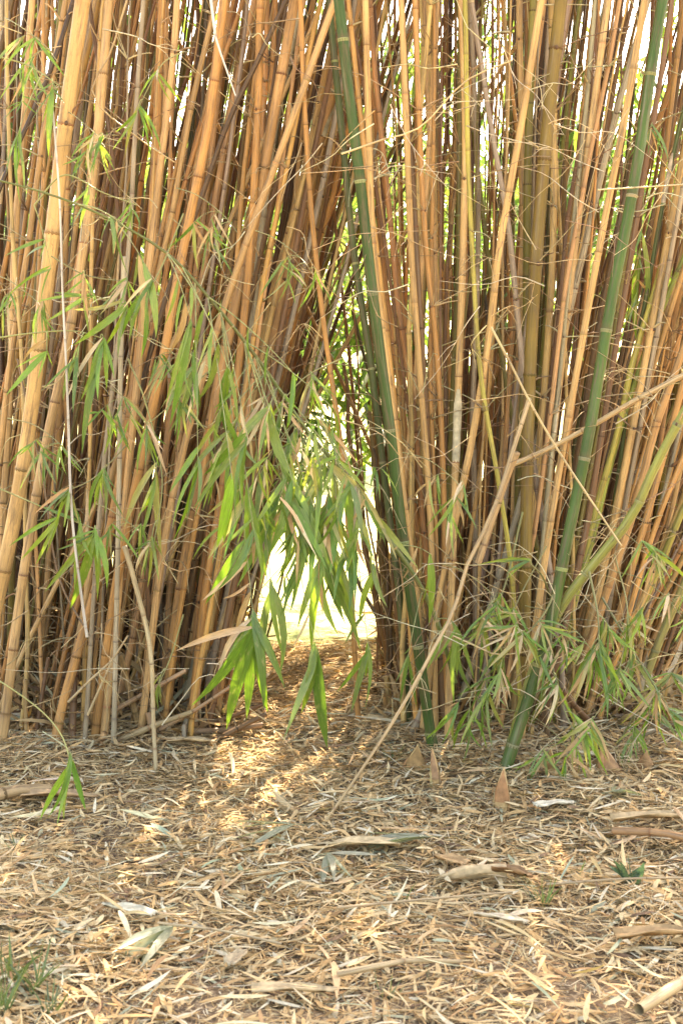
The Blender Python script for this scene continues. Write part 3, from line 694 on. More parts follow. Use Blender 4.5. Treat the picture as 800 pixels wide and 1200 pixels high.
RBR = [
 ('leafy branch with yellowed leaves on the lower part of the slanting green culm', [(655, 680), (640, 715), (622, 738), (612, 745)], 4.15, 4.0,
   [((612, 745), 4.0, 8, .15, (.45, .25, .3), 0.0, 1.3), ((600, 735), 4.0, 6, .14, (.2, .3, .5), -0.6, .8), ((635, 735), 4.0, 6, .15, (.4, .3, .3), 0.4, .9)]),
 ('leafy branch with broad green leaves pointing left in the right clump', [(645, 700), (635, 675), (622, 662)], 4.2, 4.05,
   [((620, 660), 4.05, 5, .13, (1, 0, 0), -1.25, .4)]),
 ('hanging leafy branch below the mossy slanting culm', [(690, 670), (700, 720), (702, 760)], 4.1, 4.0,
   [((702, 765), 4.0, 9, .17, (.7, .2, .1), 0, .7), ((690, 770), 4.0, 7, .18, (.8, .1, .1), 0, .5), ((715, 740), 4.0, 5, .15, (.4, .2, .4), .4, .8)]),
 ('ragged leafy twigs at the foot of the slanting green culm', [(655, 650), (645, 760), (660, 830), (680, 870)], 4.15, 3.95,
   [((680, 850), 3.98, 6, .15, (.5, .2, .3), 0, .9), ((655, 810), 4.0, 6, .14, (.4, .2, .4), -.3, .9)]),
 ('dry leafy tangle at the lower right corner of the clump', [(705, 700), (740, 760), (770, 810)], 4.3, 4.15,
   [((770, 815), 4.15, 7, .16, (.3, .2, .5), 0, 1.0), ((745, 780), 4.2, 8, .15, (.35, .2, .45), 0, 1.1), ((790, 850), 4.1, 6, .15, (.7, .1, .2), .2, .8), ((735, 740), 4.2, 6, .14, (.4, .2, .4), .3, 1.)]),
 ('leafy green shoots low between the two green culms', [(575, 860), (560, 820), (545, 800)], 4.2, 4.1,
   [((548, 850), 4.1, 6, .13, (.9, .1, 0), 0, 1.0), ((530, 845), 4.1, 5, .12, (.9, .1, 0), -.5, .7), ((575, 800), 4.15, 5, .12, (.4, .3, .3), .2, 1.0)]),
 ('sparse leafy twig below the thick olive culm', [(612, 600), (590, 690), (565, 740)], 4.3, 4.15,
   [((565, 745), 4.15, 5, .13, (.2, .3, .5), -.3, .9), ((590, 770), 4.15, 6, .14, (.5, .2, .3), 0, .9)]),
 ('green leafy shoots low at the right edge', [(720, 880), (750, 830), (790, 800)], 4.35, 4.3,
   [((785, 790), 4.3, 7, .14, (.9, .1, 0), 0, 1.2), ((760, 840), 4.25, 7, .13, (.9, .05, .05), 0, 1.2), ((740, 870), 4.2, 6, .12, (.9, .1, 0), 0, 1.1)]),
]
for label, px, Y0, Y1, sprs in RBR:
    b = branch('leafy_branch', label, px, Y0, Y1, .004, .0018, (0.20, 0.19, 0.07), nodes=False)
    for tip, Y, n, L, mix, dr, sp in sprs: hang(b, tip, Y, rand_leaves(tip, Y, n, L, sp, mix, dr, RATIOS[:2]), r=.0016)

for label, px, Y0, Y1, sprs in [
 ('sparse leafy twig hanging at the top of the left clump', [(215, 60), (190, 75), (160, 130)], 4.2, 4.1, [((160, 135), 4.1, 4, .13, (.8, .1, .1), 0, .8), ((185, 90), 4.1, 3, .12, (.8, .1, .1), 0, .8)]),
 ('thin leafy twig across the thickest pale culm', [(60, 300), (100, 322), (150, 330)], 4.0, 3.95, [((150, 332), 3.95, 5, .14, (.6, .2, .2), 0, .9), ((100, 326), 3.95, 4, .14, (.7, .1, .2), -.4, .8)]),
 ('leafy twig with narrow leaves above the white hanging stick foot', [(150, 520), (110, 560), (80, 575)], 4.05, 3.95, [((80, 578), 3.95, 5, .13, (.7, .2, .1), -.4, .8), ((120, 560), 3.98, 4, .13, (.6, .2, .2), 0, .8)]),
 ('leafy twig with small mixed leaves left of the long green branch', [(250, 430), (205, 470), (170, 500)], 4.05, 3.92, [((170, 505), 3.92, 5, .13, (.6, .25, .15), 0, .8), ((210, 475), 3.95, 5, .13, (.6, .25, .15), 0, .8)]),
 ('leafy twig with dry curled leaves over the gap top', [(400, 420), (360, 440), (330, 470)], 4.15, 4.0, [((330, 475), 4.0, 5, .12, (.4, .2, .4), 0, .9), ((365, 445), 4.05, 5, .12, (.5, .2, .3), 0, .9)]),
 ('leafy twig hanging yellow green at the top of the gap', [(470, 40), (480, 60), (490, 75)], 4.9, 4.9, [((490, 78), 4.9, 8, .17, (.4, .6, 0), 0, .5)]),
 ('leafy twig with bright leaves near the right edge', [(800, 130), (775, 140), (760, 150)], 4.6, 4.5, [((762, 152), 4.5, 6, .14, (.6, .4, 0), 0, .7), ((745, 360), 4.6, 5, .14, (.6, .4, 0), 0, .7)]),
 ('wispy leafy twigs hanging over the shoots at the right', [(720, 650), (735, 720), (720, 800), (690, 850)], 4.15, 3.95, [((690, 855), 3.95, 6, .13, (.4, .2, .4), 0, .9), ((725, 800), 4.0, 7, .13, (.4, .3, .3), 0, 1.), ((735, 730), 4.05, 6, .13, (.4, .3, .3), 0, 1.)]),
 ('wispy yellowing twigs left of the slanting green culm', [(640, 640), (600, 720), (585, 790)], 4.2, 4.0, [((585, 795), 4.0, 6, .13, (.3, .3, .4), 0, .9), ((600, 725), 4.05, 6, .13, (.3, .4, .3), -.3, .9), ((560, 830), 4.05, 5, .12, (.4, .3, .3), 0, .9)]),
]:
    b = branch('leafy_twig', label, px, Y0, Y1, .0024, .0013, (0.26, 0.23, 0.09), nodes=False, cat='twig')
    for tip, Y, n, L, mix, dr, sp in sprs: hang(b, tip, Y, rand_leaves(tip, Y, n, L, sp, mix, dr, RATIOS[:2]), r=.0014)

for k_, (bx_, by_, wh) in enumerate([(40, 50, 'beside the top left corner'), (95, 150, 'below the sooty culm at top left'), (30, 350, 'at the left edge above mid height'), (140, 470, 'left of the grey upright stick top'), (60, 520, 'over the foot of the thickest pale culm'),
        (200, 420, 'over the bright orange slanting culm'), (150, 620, 'low over the left clump'), (250, 250, 'above the long green branch'), (340, 300, 'right of the long green branch top'), (560, 690, 'below the yellow green thin culm'),
        (665, 740, 'over the foot of the slanting green culm'), (770, 700, 'low at the right edge'), (520, 560, 'over the pale upright culm'), (740, 640, 'under the mossy slanting culm'), (640, 860, 'among the shoots at the right')]):
    b = branch('leafy_twig', f'fine leafy twig {wh}', [(bx_ + U(-60, -30), by_ - 30), (bx_ - 20, by_ - 22), (bx_ + 10, by_), (bx_ + 28, by_ + 22)], 4.25, 4.0, .0018, .0009, (0.28, 0.25, 0.10), nodes=False, cat='twig')
    for q in range(4):
        tx, ty = bx_ + U(-35, 40), by_ + U(-5, 45)
        hang(b, (tx, ty), 4.02, rand_leaves((tx, ty), 4.02, 3, U(.09, .13), .9, (.6, .2, .2), 0, RATIOS[:2]), r=.0011)

# ================================================================== DEAD STICKS AND WHIPS
def stick(name, label, px, Y0, Y1, w0, w1, colr, group=None, cat='stick', cut=True, internode=.2, twigs=0.1):
    n = len(px); pts = [at(x, y, Y0 + (Y1 - Y0) * i / (n - 1)) for i, (x, y) in enumerate(px)]
    return culm(name, smooth_path(pts, 40), w0 * .8 / px_m(Y0) / 2, w1 * .8 / px_m(Y1) / 2, colr, label, group, cat, internode=internode, twigs=twigs, sides=8, cut=cut)
stick('dead_stick', 'white dead stick hanging straight down at the left', [(62, 130), (70, 235), (73, 330), (79, 460), (84, 600), (93, 680), (102, 747)], 3.95, 3.95, 2.8, 4.4, (0.52, 0.46, 0.37), twigs=0)
stick('dead_stick', 'grey upright dead stick standing in front of the left clump', [(133, 882), (136, 740), (139, 600), (141, 450), (145, 300)], 4.5, 4.35, 8, 7, (0.46, 0.37, 0.24), internode=.16, twigs=.2)
stick('dead_stick', 'thin tan stick with its foot in the litter before the left clump', [(183, 907), (180, 850), (176, 760), (160, 690), (146, 640)], 4.22, 4.35, 6, 8, (0.52, 0.38, 0.2), twigs=0)
stick('dead_stick', 'long tan cut stick leaning across the right clump down to the ground', [(368, 982), (425, 900), (470, 830), (507, 762), (531, 716), (546, 665), (577, 600), (600, 530), (620, 467)], 3.62, 4.28, 4, 7, (0.47, 0.31, 0.15), internode=.3, twigs=0)
stick('dead_stick', 'short broken stick beside the long cut leaning stick', [(560, 660), (580, 600), (598, 548), (606, 530)], 4.3, 4.25, 10, 9, (0.46, 0.29, 0.14), twigs=.0)
stick('bamboo_whip', 'thin straw whip slanting down right across the right clump', [(575, 383), (600, 430), (620, 470), (655, 530), (700, 598), (728, 640)], 4.1, 4.05, 4, 3, (0.58, 0.42, 0.2), twigs=0)
stick('dead_stick', 'tan fallen culm leaning low towards the right edge', [(600, 545), (650, 522), (700, 495), (755, 463), (830, 425)], 4.35, 4.2, 7, 9, (0.50, 0.34, 0.17), internode=.22, twigs=.1)
stick('dead_stick', 'pale dead twig hanging down at the top left', [(246, -10), (252, 40), (265, 80), (276, 112)], 4.15, 4.1, 5, 2, (0.6, 0.52, 0.42), twigs=0)
stick('bamboo_whip', 'thin whip slanting across the top of the left clump', [(150, -5), (130, 60), (108, 110), (160, 160), (205, 190)], 4.2, 4.15, 3, 2, (0.45, 0.3, 0.14), twigs=0)
stick('bamboo_whip', 'pale whip reaching right at the top of the right clump', [(400, 180), (440, 165), (490, 150), (545, 95), (600, 70)], 4.2, 4.15, 3, 2, (0.55, 0.4, 0.2), twigs=0)
stick('bamboo_whip', 'straight pale whip near the right edge', [(700, 222), (750, 219), (830, 214)], 4.1, 4.1, 2.5, 2, (0.6, 0.46, 0.25), twigs=0)
stick('bamboo_whip', 'curved whip crossing the foot of the right clump', [(530, 745), (560, 750), (578, 767), (640, 760)], 4.15, 4.1, 3, 2, (0.55, 0.4, 0.2), twigs=0)
stick('dead_stick', 'thin dark stick slanting behind the white hanging stick', [(105, 745), (70, 680), (50, 560), (20, 420)], 4.4, 4.35, 3, 2.5, (0.2, 0.13, 0.08), twigs=0)
stick('dead_stick', 'broken twig propped in the middle foot of the left clump', [(80, 823), (108, 795), (130, 775), (150, 745)], 4.4, 4.3, 4, 3, (0.45, 0.32, 0.17), twigs=0)
stick('dead_stick', 'forked broken twig leaning at the foot of the left clump', [(103, 838), (118, 805), (133, 770)], 4.35, 4.3, 4, 3, (0.5, 0.36, 0.19), twigs=0)

# tangles of fine dry twigs caught between the culms: each one a thing
TW = []
for i in range(270):
    left = i % 2 == 0
    x = U(0, 440) if left else U(400, 800); y = U(20, 860); Y = U(4.05, 4.45)
    if i > 210: left = False; x = U(520, 800); y = U(650, 880); Y = U(3.98, 4.4)
    L = U(30, 150); a = U(-1.2, 1.2) + (math.pi if random.random() < .5 else 0)
    p = [at(x + math.cos(a) * L * t + U(-9, 9), y + U(-8, 8) + math.sin(a) * L * t * 0.8 + 40 * t * t * U(0, 1), Y + U(-.06, .06)) for t in (0, .3, .6, 1)]
    main = smooth_path(p, 10); paths = [(main, U(.0011, .0022), .0006)]
    for k in range(random.randrange(0, 4)):
        j = random.randrange(2, 8); d = Vector((U(-1, 1), U(-.4, .4), U(-1, .4))) * U(.04, .13)
        s0 = Vector(main[j]); paths.append((np.array([tuple(s0 + d * t + Vector((0, 0, -.03)) * t * t) for t in (0, .5, 1)]), .0010, .0005))
    base = Vector(main[0]); tcol = random.choice([('straw coloured', (0.55, 0.40, 0.2)), ('tan', (0.48, 0.33, 0.16)), ('whitish', (0.58, 0.48, 0.3)), ('dark brown', (0.3, 0.19, 0.1))])
    third = ('upper' if y < 300 else 'middle' if y < 600 else 'lower') + (' left clump' if left else ' right clump')
    o = mesh_obj('dry_twig', twig_mesh('dry_twig', [(q - np.array(tuple(base)), a_, b_) for q, a_, b_ in paths], 4), M_TWIG, None, base,
                 jit(tcol[1]))
    slant = 'lying level' if abs(math.sin(a)) < .35 else 'falling to the right' if math.sin(a) * math.cos(a) > 0 else 'falling to the left'
    shape = 'straight' if len(paths) == 1 else 'forked' if len(paths) == 2 else 'many branched'
    tag(o, f"{'long' if L > 85 else 'short'} {shape} {tcol[0]} twig {slant}, {third}", 'twig', f'fine dry twigs in the {third}')

# broken pieces of culm lying about the feet of the clumps
for i in range(46):
    left = i < 28
    g = ground_at(U(-20, 260) if left else U(470, 790), U(840, 885))
    L = U(.12, .42); a = U(0, 6.28); tl = U(-.05, .55)
    d = Vector((math.cos(a) * math.cos(tl), math.sin(a) * math.cos(tl) * .6, math.sin(tl)))
    p0 = Vector((g.x, g.y + U(0, .35), g.z + 0.02)); r = U(.004, .012)
    sx_ = 400 + F_PX * p0.x / p0.y; side_ = ('left clump ' + ('by the left edge' if sx_ < 60 else 'midway' if sx_ < 160 else 'beside the gap')) if left else ('right clump ' + ('beside the gap' if sx_ < 570 else 'midway' if sx_ < 680 else 'by the right edge'))
    stc = random.choice([('straw', STRAW), ('grey', GREY), ('tan', (0.4, 0.26, 0.13)), ('dark brown', BROWN)])
    culm('broken_stick', smooth_path([p0 - d * 0.02, p0 + d * L * .5 + Vector((0, 0, U(-.01, .01))), p0 + d * L], 12), r, r * .8,
         jit(stc[1]), f"{'thick' if r > .008 else 'thin'} {stc[0]} broken stick {'propped' if tl > .25 else 'lying'} at foot of {side_}",
         'broken sticks at the foot of the ' + ('left clump' if left else 'right clump'), 'stick', internode=.15, twigs=0, sides=7, cut=True)

for i in range(44):
    left = i < 24
    if left: x, y = U(-1.25, -.42), U(4.42, 4.9)
    else: x, y = U(.14, .95), U(4.42, 4.9)
    h = U(.06, .34); lx, ly = random.gauss(.1, .25), random.gauss(-.05, .2); z0 = float(gh(x, y)) - .03; r = U(.006, .013)
    cw, cc = random.choice([('grey', GREY), ('dark brown', BROWN), ('tan', (0.42, 0.25, 0.11)), ('straw', STRAW)])
    sx_ = 400 + F_PX * x / y; sd_ = ('left clump ' + ('far left' if sx_ < 90 else 'midway' if sx_ < 180 else 'by the gap')) if left else ('right clump ' + ('by the gap' if sx_ < 560 else 'midway' if sx_ < 650 else 'far right'))
    culm('bamboo_stub', smooth_path([(x, y, z0), (x + lx * h * .5, y + ly * h * .5, z0 + h * .5), (x + lx * h, y + ly * h, z0 + h)], 8), r, r * .92, jit(cc),
         f"{'tall' if h > .2 else 'short'} {'thick' if r > .0095 else 'thin'} {cw} cut stub at the foot of {sd_}", 'cut stubs at the feet of the clumps', 'stub', internode=.12, twigs=0, sides=8, cut=True)

# ================================================================== SHOOTS
def shoot(px, w, h, label, lean=0.0, squat=False):
    g = ground_at(*px); s = px_m(g.y); H = .92 * h / s; R = .92 * w / s / 2
    root = empty('bamboo_shoot', g); tag(root, label, 'shoot', None)
    prof = [(0, 1.0), (.15, 1.02), (.35, .95), (.55, .8), (.75, .55), (.9, .28), (1, .04)] if not squat else [(0, 1.2), (.2, 1.0), (.45, .68), (.7, .36), (.88, .14), (1, .02)]
    P = np.array([(lean * H * t * t, 0, H * t - .015) for t, _ in prof]); Rr = np.array([R * k for _, k in prof])
    V, Q, _, ang = tube_arrays(P, Rr, 12)
    sc = np.stack([np.tile(np.cos(ang), len(P)), np.tile(np.sin(ang), len(P)), np.repeat(P[:, 2] * 3, 12)], 1)
    mesh_obj('core', np_mesh('core', V, Q, {'sc': ('FLOAT_VECTOR', sc)}), M_SHEATH, root, (0, 0, 0), jit((0.52, 0.31, 0.14)))
    for k in range(3):          # overlapping sheaths
        a0 = k * 2.1 + U(0, 1); SV = []
        for f_ in np.linspace(0, 1, 6):
            t = k * .16 + f_ * .62; rad = float(np.interp(t, [q for q, _ in prof], Rr)) * (1.02 + .02 * (2 - k)) + .0006
            for gq in np.linspace(-1.3, 1.3, 7):
                a = a0 + gq * (1 - f_ ** 2 * .9); SV.append((rad * math.cos(a) + lean * H * t * t, rad * math.sin(a), H * t - .012))
        SQ = [[q * 7 + j, q * 7 + j + 1, (q + 1) * 7 + j + 1, (q + 1) * 7 + j] for q in range(5) for j in range(6)]
        mesh_obj('sheath', np_mesh('sheath', SV, SQ), M_SHEATH, root, (0, 0, 0), jit(random.choice([(0.46, 0.25, 0.11), (0.36, 0.18, 0.07), (0.46, 0.29, 0.14)]), .2))
shoot((510, 925), 13, 62, 'slim pointed shoot in front of the dark green centre culm', -.08)
shoot((587, 952), 21, 66, 'largest pointed shoot at the foot of the slanting green culm', .05)
shoot((486, 902), 34, 40, 'squat cone shaped shoot left of the dark green centre culm', .1, True)
shoot((645, 908), 13, 42, 'slim shoot just right of the slanting green culm')
shoot((671, 900), 14, 36, 'second slim shoot right of the slanting green culm')
shoot((713, 905), 36, 38, 'squat cone shaped shoot at the right of the right clump', -.1, True)
shoot((704, 907), 10, 44, 'slim shoot standing against the squat shoot at right')
shoot((755, 900), 26, 30, 'low pointed shoot near the right edge', .1, True)

# ================================================================== GROUND LITTER
PAL = np.array([(0.68, 0.46, 0.24), (0.62, 0.38, 0.175), (0.72, 0.53, 0.30), (0.52, 0.31, 0.14), (0.75, 0.61, 0.42), (0.40, 0.22, 0.10), (0.42, 0.40, 0.26), (0.22, 0.13, 0.08)])
PW = np.array([.24, .20, .18, .14, .09, .07, .04, .04])
def pal(n):
    c = np.array([1., .99, .95]) * PAL[RNG.choice(len(PAL), n, p=PW)] * RNG.uniform(.75, 1.15, (n, 1)); return np.clip(c, .01, .8)
def patch(x, y):
    return np.sin(3.1 * x + 1.7 * y) + np.sin(-2.3 * x + 4.1 * y + 1) + .8 * np.sin(7.7 * x + 2 * y + 2)
def litter(name, label, n, ln, wd, zmax, ymin=2.1, ymax=6.2, tilt=.22, power=1.0, thin=False):
    u = RNG.uniform(0, 1, n * 3)
    y = ymin + (ymax - ymin) * u ** power; x = RNG.uniform(-1, 1, n * 3) * (0.30 * y + 0.1)
    keep = RNG.uniform(0, 1, n * 3) < np.clip(.80 + .22 * patch(x, y) + .28 * (y - 3.1), .2, 1)
    x, y = x[keep][:n], y[keep][:n]; m = len(x)
    z = gh(x, y) + RNG.uniform(0, 1, m) ** 1.3 * zmax * np.clip(.5 + .3 * (y - 2.6), .4, 1.6)
    a = RNG.uniform(0, 2 * np.pi, m); tl = RNG.normal(0, tilt, m)
    ax = np.stack([np.cos(a) * np.cos(tl), np.sin(a) * np.cos(tl), np.sin(tl)], 1)
    nr = np.stack([RNG.normal(0, .35, m), RNG.normal(0, .35, m), np.ones(m)], 1)
    L = RNG.uniform(*ln, m); W = RNG.uniform(*wd, m)
    o = leaf_batch(name, np.stack([x, y, z], 1) - ax * (L / 2)[:, None], ax, nr, L, W, pal(m), RNG.uniform(-.12, .3, m), M_LITTER, dry=True)
    tag(o, label, 'leaf litter', None, 'stuff')
litter('leaf_litter', 'thick mat of dry tan bamboo leaves covering the ground', 40000, (.03, .11), (.0035, .0115), .030, power=.9, tilt=.14)
litter('chaff_litter', 'fine broken straw and leaf chaff between the dry leaves', 130000, (.008, .042), (.001, .0036), .024, power=1.1, tilt=.3)
litter('twig_litter', 'thin dry stalks scattered through the leaf mat', 7000, (.10, .33), (.0015, .0032), .034, power=.9, tilt=.1)

def heap(n=9000):
    x = np.concatenate([RNG.uniform(-2.2, -.36, n // 2), RNG.uniform(.12, 1.25, n // 2)]); y = 4.62 + RNG.uniform(0, 1, n) ** 1.2 * 2.3
    k = (np.abs(x) < .33 * y) & ((x > .03 * y + .05) | (x < -.075 * y)); x, y = x[k], y[k]; m = len(x)
    z = gh(x, y) + RNG.uniform(0, 1, m) ** 1.6 * (.05 + .24 * np.clip((y - 4.6) / .8, 0, 1))
    a = RNG.uniform(0, 2 * np.pi, m); tl = RNG.normal(.2, .55, m)
    ax = np.stack([np.cos(a) * np.cos(tl), np.sin(a) * np.cos(tl), np.sin(tl)], 1)
    o = leaf_batch('debris_litter', np.stack([x, y, z], 1), ax, RNG.normal(0, .6, (m, 3)) + np.array([0, 0, 1.]), RNG.uniform(.08, .28, m), RNG.uniform(.005, .022, m), pal(m) * .8, RNG.uniform(-.1, .4, m), M_LITTER, dry=True)
    tag(o, 'tangled heap of dead leaves and straw between the feet of the culms', 'leaf litter', None, 'stuff')
heap()

# the larger leaves lying on top: each its own object
kinds = [('pale straw', (0.68, 0.53, 0.32)), ('tan', (0.62, 0.41, 0.20)), ('orange brown', (0.44, 0.25, 0.11)), ('grey green', (0.34, 0.36, 0.22))]
for i in range(290):
    y = 2.35 + 2.5 * random.random() ** 1.2; x = U(-1, 1) * 0.245 * y
    kw, kc = random.choices(kinds, (30, 42, 20, 6))[0]
    big = random.random() < .35; L = U(.10, .155) if big else U(.06, .10)
    a = U(0, 6.28); tl = random.gauss(0, .14)
    ax = Vector((math.cos(a) * math.cos(tl), math.sin(a) * math.cos(tl), math.sin(tl)))
    c = Vector((x, y, float(gh(x, y)) + U(.022, .042)))
    me = leaf_mesh(random.randrange(12), random.choice((.06, .08, .08, .10, .12)), M_DRYLEAF)
    o = bpy.data.objects.new('fallen_leaf', me); o.color = (*jit(kc), 1)
    o.matrix_world = leaf_matrix(c - ax * L / 2, c + ax * L / 2, Vector((U(-.4, .4), U(-.4, .4), 1 if random.random() < .6 else -1)))
    link(o); zone = 'nearest the bottom of the picture' if y < 3.0 else ('in the middle of the litter' if y < 3.9 else 'near the foot of the clumps')
    u_ = x / (0.245 * y); part_ = 'far left' if u_ < -.6 else 'left' if u_ < -.2 else 'centre' if u_ < .2 else 'right' if u_ < .6 else 'far right'
    way = 'pointing away' if abs(math.sin(a)) > .75 else 'lying crosswise' if abs(math.sin(a)) < .35 else 'lying aslant'
    tag(o, f"{'long' if big else 'short'} {kw} fallen leaf {way}, {part_}, {zone}", 'fallen leaf', f"fallen leaves {zone}")

# fallen culm sheaths
def fallen_sheath(px, L, W, rot, curl, colr, label, roll=0.0):
    g = ground_at(*px); SV = []; n1 = 9; L, W = L * .8, W * .8
    for f_ in np.linspace(0, 1, 9):
        hw = W * (1.0 - .15 * f_ if f_ < .55 else (1.0 - .15 * f_) * (1 - ((f_ - .55) / .45) ** 1.6 * .96))
        for gq in np.linspace(-1, 1, n1):
            a = gq * curl * .5; rad = hw / max(.2, curl)
            SV.append((L * (f_ - .5), 2 * rad * math.sin(a) / 1.0, 2 * rad * (1 - math.cos(a)) + .02 * math.sin(f_ * 5) * L + .004 * math.sin(9 * gq + 7 * f_)))
    SQ = [[q * n1 + j, q * n1 + j + 1, (q + 1) * n1 + j + 1, (q + 1) * n1 + j] for q in range(8) for j in range(n1 - 1)]
    o = mesh_obj('fallen_sheath', np_mesh('fallen_sheath', SV, SQ), M_SHEATH, None, g + Vector((0, 0, .03)), colr)
    o.rotation_euler = (roll, U(-.06, .06), rot)
    md = o.modifiers.new('thickness', 'SOLIDIFY'); md.thickness = .0022
    tag(o, label, 'sheath')
fallen_sheath((420, 1003), .26, .045, math.pi - .1, .9, (0.60, 0.42, 0.22), 'broad flat tan sheath lying left of the rolled sheath', .1)
fallen_sheath((552, 1042), .21, .040, 3.2, 3.6, (0.56, 0.38, 0.2), 'rolled tan sheath with an open end at the ground centre right', 1.2)
fallen_sheath((600, 1038), .12, .03, -.3, 3.0, (0.32, 0.17, 0.075), 'short dark brown curled sheath touching the rolled sheath')
fallen_sheath((526, 1022), .13, .028, 2.3, 1.2, (0.5, 0.29, 0.13), 'small orange brown sheath above the rolled sheath')
fallen_sheath((585, 1092), .16, .020, 2.5, .8, (0.64, 0.50, 0.32), 'pale narrow sheath in the litter below the rolled sheath', .2)
fallen_sheath((770, 1112), .22, .032, .15, 2.0, (0.42, 0.25, 0.11), 'long brown curled sheath at the lower right edge')
fallen_sheath((278, 1140), .11, .020, 1.2, 2.2, (0.50, 0.37, 0.22), 'short curled sheath standing in the litter at bottom left', .3)
fallen_sheath((345, 1178), .20, .022, .1, 1.0, (0.55, 0.38, 0.2), 'flat tan sheath at the bottom edge left of centre')
fallen_sheath((150, 1082), .16, .022, 2.7, .7, (0.64, 0.54, 0.36), 'broad pale sheath lying in the left of the litter')
fallen_sheath((70, 945), .26, .035, .05, 1.6, (0.42, 0.26, 0.13), 'brown sheath lying before the foot of the left clump')
fallen_sheath((770, 972), .30, .03, .08, 2.2, (0.55, 0.36, 0.18), 'tan curled sheath lying near the right edge')
fallen_sheath((650, 955), .16, .025, .5, .9, (0.62, 0.52, 0.36), 'whitish sheath on the litter right of the largest shoot')
fallen_sheath((225, 880), .20, .03, .1, 2.0, (0.52, 0.36, 0.19), 'tan sheath at the gap side foot of the left clump')

def ground_stick(label, a, b, w, colr, internode=.18, up=.02, w1=None):
    pa, pb = ground_at(*a), ground_at(*b); m = (pa + pb) / 2 + Vector((U(-.01, .01), U(-.02, .02), .008))
    pts = [p + Vector((0, 0, up)) for p in (pa, m, pb)]
    culm('fallen_stick', smooth_path(pts, 16), w / px_m(pa.y) / 2, (w1 or w) / px_m(pb.y) / 2, colr, label, None, 'stick', internode=internode, twigs=0, sides=9, cut=True)
ground_stick('thick tan culm piece in the bottom right corner', (748, 1206), (850, 1150), 14, (0.58, 0.40, 0.20), .3, .035)
ground_stick('long thin stick lying across the middle of the litter', (395, 1080), (600, 1061), 3.2, (0.48, 0.33, 0.18), .25, .03, 2.5)
ground_stick('thin stick lying right of the rolled sheath', (640, 1060), (820, 1052), 2.8, (0.42, 0.29, 0.16), .2, .045)
ground_stick('reddish brown stick lying near the right edge', (718, 992), (830, 1008), 9, (0.38, 0.2, 0.09), .2, .04)
ground_stick('pale brown stick at the bottom left edge', (395, 1163), (540, 1148), 8, (0.52, 0.35, 0.18), .2, .035, 5)
ground_stick('short thick stick lying at the left edge below the clump', (-20, 950), (60, 938), 14, (0.40, 0.25, 0.12), .2, .03)
ground_stick('thin twig pointing to the bottom edge left of centre', (185, 1110), (330, 1135), 3, (0.5, 0.36, 0.2), .2, .05)

# ================================================================== WEEDS AND GRASS
def tuft(name, px, n, h, label, colr, cat='grass', spread=.5, wd=.05):
    g = ground_at(*px); root = empty(name, g); tag(root, label, cat)
    for k in range(n):
        a = U(0, 6.28); d = Vector((math.cos(a) * spread * U(.2, 1), math.sin(a) * spread * U(.2, 1), 1)).normalized()
        b = g + Vector((U(-.012, .012), U(-.012, .012), -.004))
        o = add_leaf(root, g, b, b + d * h * U(.5, 1.1), jit(colr, .2), random.choice((.035, .055)) if wd < .1 else .22, name='blade', up=Vector((U(-1, 1), U(-1, 1), .6)))
GR = (0.13, 0.17, 0.07)
for (px, n, h, lab) in [((12, 1150), 22, .10, 'dark green grass tuft at the bottom left edge'), ((40, 1165), 16, .11, 'green grass tuft right of the darkest tuft at bottom left'),
    ((5, 1190), 16, .11, 'green grass tuft in the bottom left corner'), ((60, 1190), 12, .08, 'small grass tuft near the bottom left corner'),
    ((636, 1062), 14, .09, 'green grass sprig by the rolled sheath'), ((470, 1062), 9, .07, 'grass sprig at the thin stick end'),
    ((590, 1005), 8, .05, 'tiny green sprig above the rolled sheath'), ((450, 1170), 9, .06, 'grass sprig low at the bottom centre'),
    ((505, 1150), 7, .05, 'tiny grass sprig beside the bottom centre stick'), ((460, 893), 12, .07, 'green feathery sprig in front of the gap'),
    ((675, 1030), 7, .06, 'small sprig left of the leafy weed'), ((185, 1108), 6, .06, 'thin greenish sprig in the left of the litter'), ((20, 1005), 8, .07, 'weak grass sprig at the left edge')]:
    tuft('grass_tuft', px, n, h, lab, GR, spread=1.0)
tuft('weed', (735, 1038), 16, .075, 'small bluish green leafy weed at the right of the litter', (0.11, 0.17, 0.10), 'weed', .9, .2)
# greenish fallen leaf sprays
for (px, lab) in [((330, 985), 'grey green fallen leaf spray by the sunlit patch'), ((370, 1020), 'faded green leaf spray left of the broad tan sheath'), ((490, 1000), 'pale green leaf spray above the broad sheath'), ((185, 1110), 'faded green leaf spray at the left'), ((705, 945), 'green leaf spray fallen at the right clump')]:
    g = ground_at(*px) + Vector((0, 0, .035)); root = empty('fallen_leaf_spray', g); tag(root, lab, 'leaf spray')
    tp = g + Vector((.06, .02, .0)); mesh_obj('twig', twig_mesh('twig', [(np.array([(0, 0, 0), (.03, .01, .004), (.06, .02, 0)]), .0015, .0007)], 4), M_TWIG, root, (0, 0, 0), (.3, .28, .14))
    a0 = U(0, 6.28)
    for k in range(5):
        a = a0 + U(-.8, .8); add_leaf(root, g, g + Vector((.03, .01, .003)), g + Vector((math.cos(a) * .15, math.sin(a) * .15, U(-.005, .02))), jit((0.40, 0.40, 0.27)), .11, up=Vector((U(-.2, .2), U(-.2, .2), 1)))

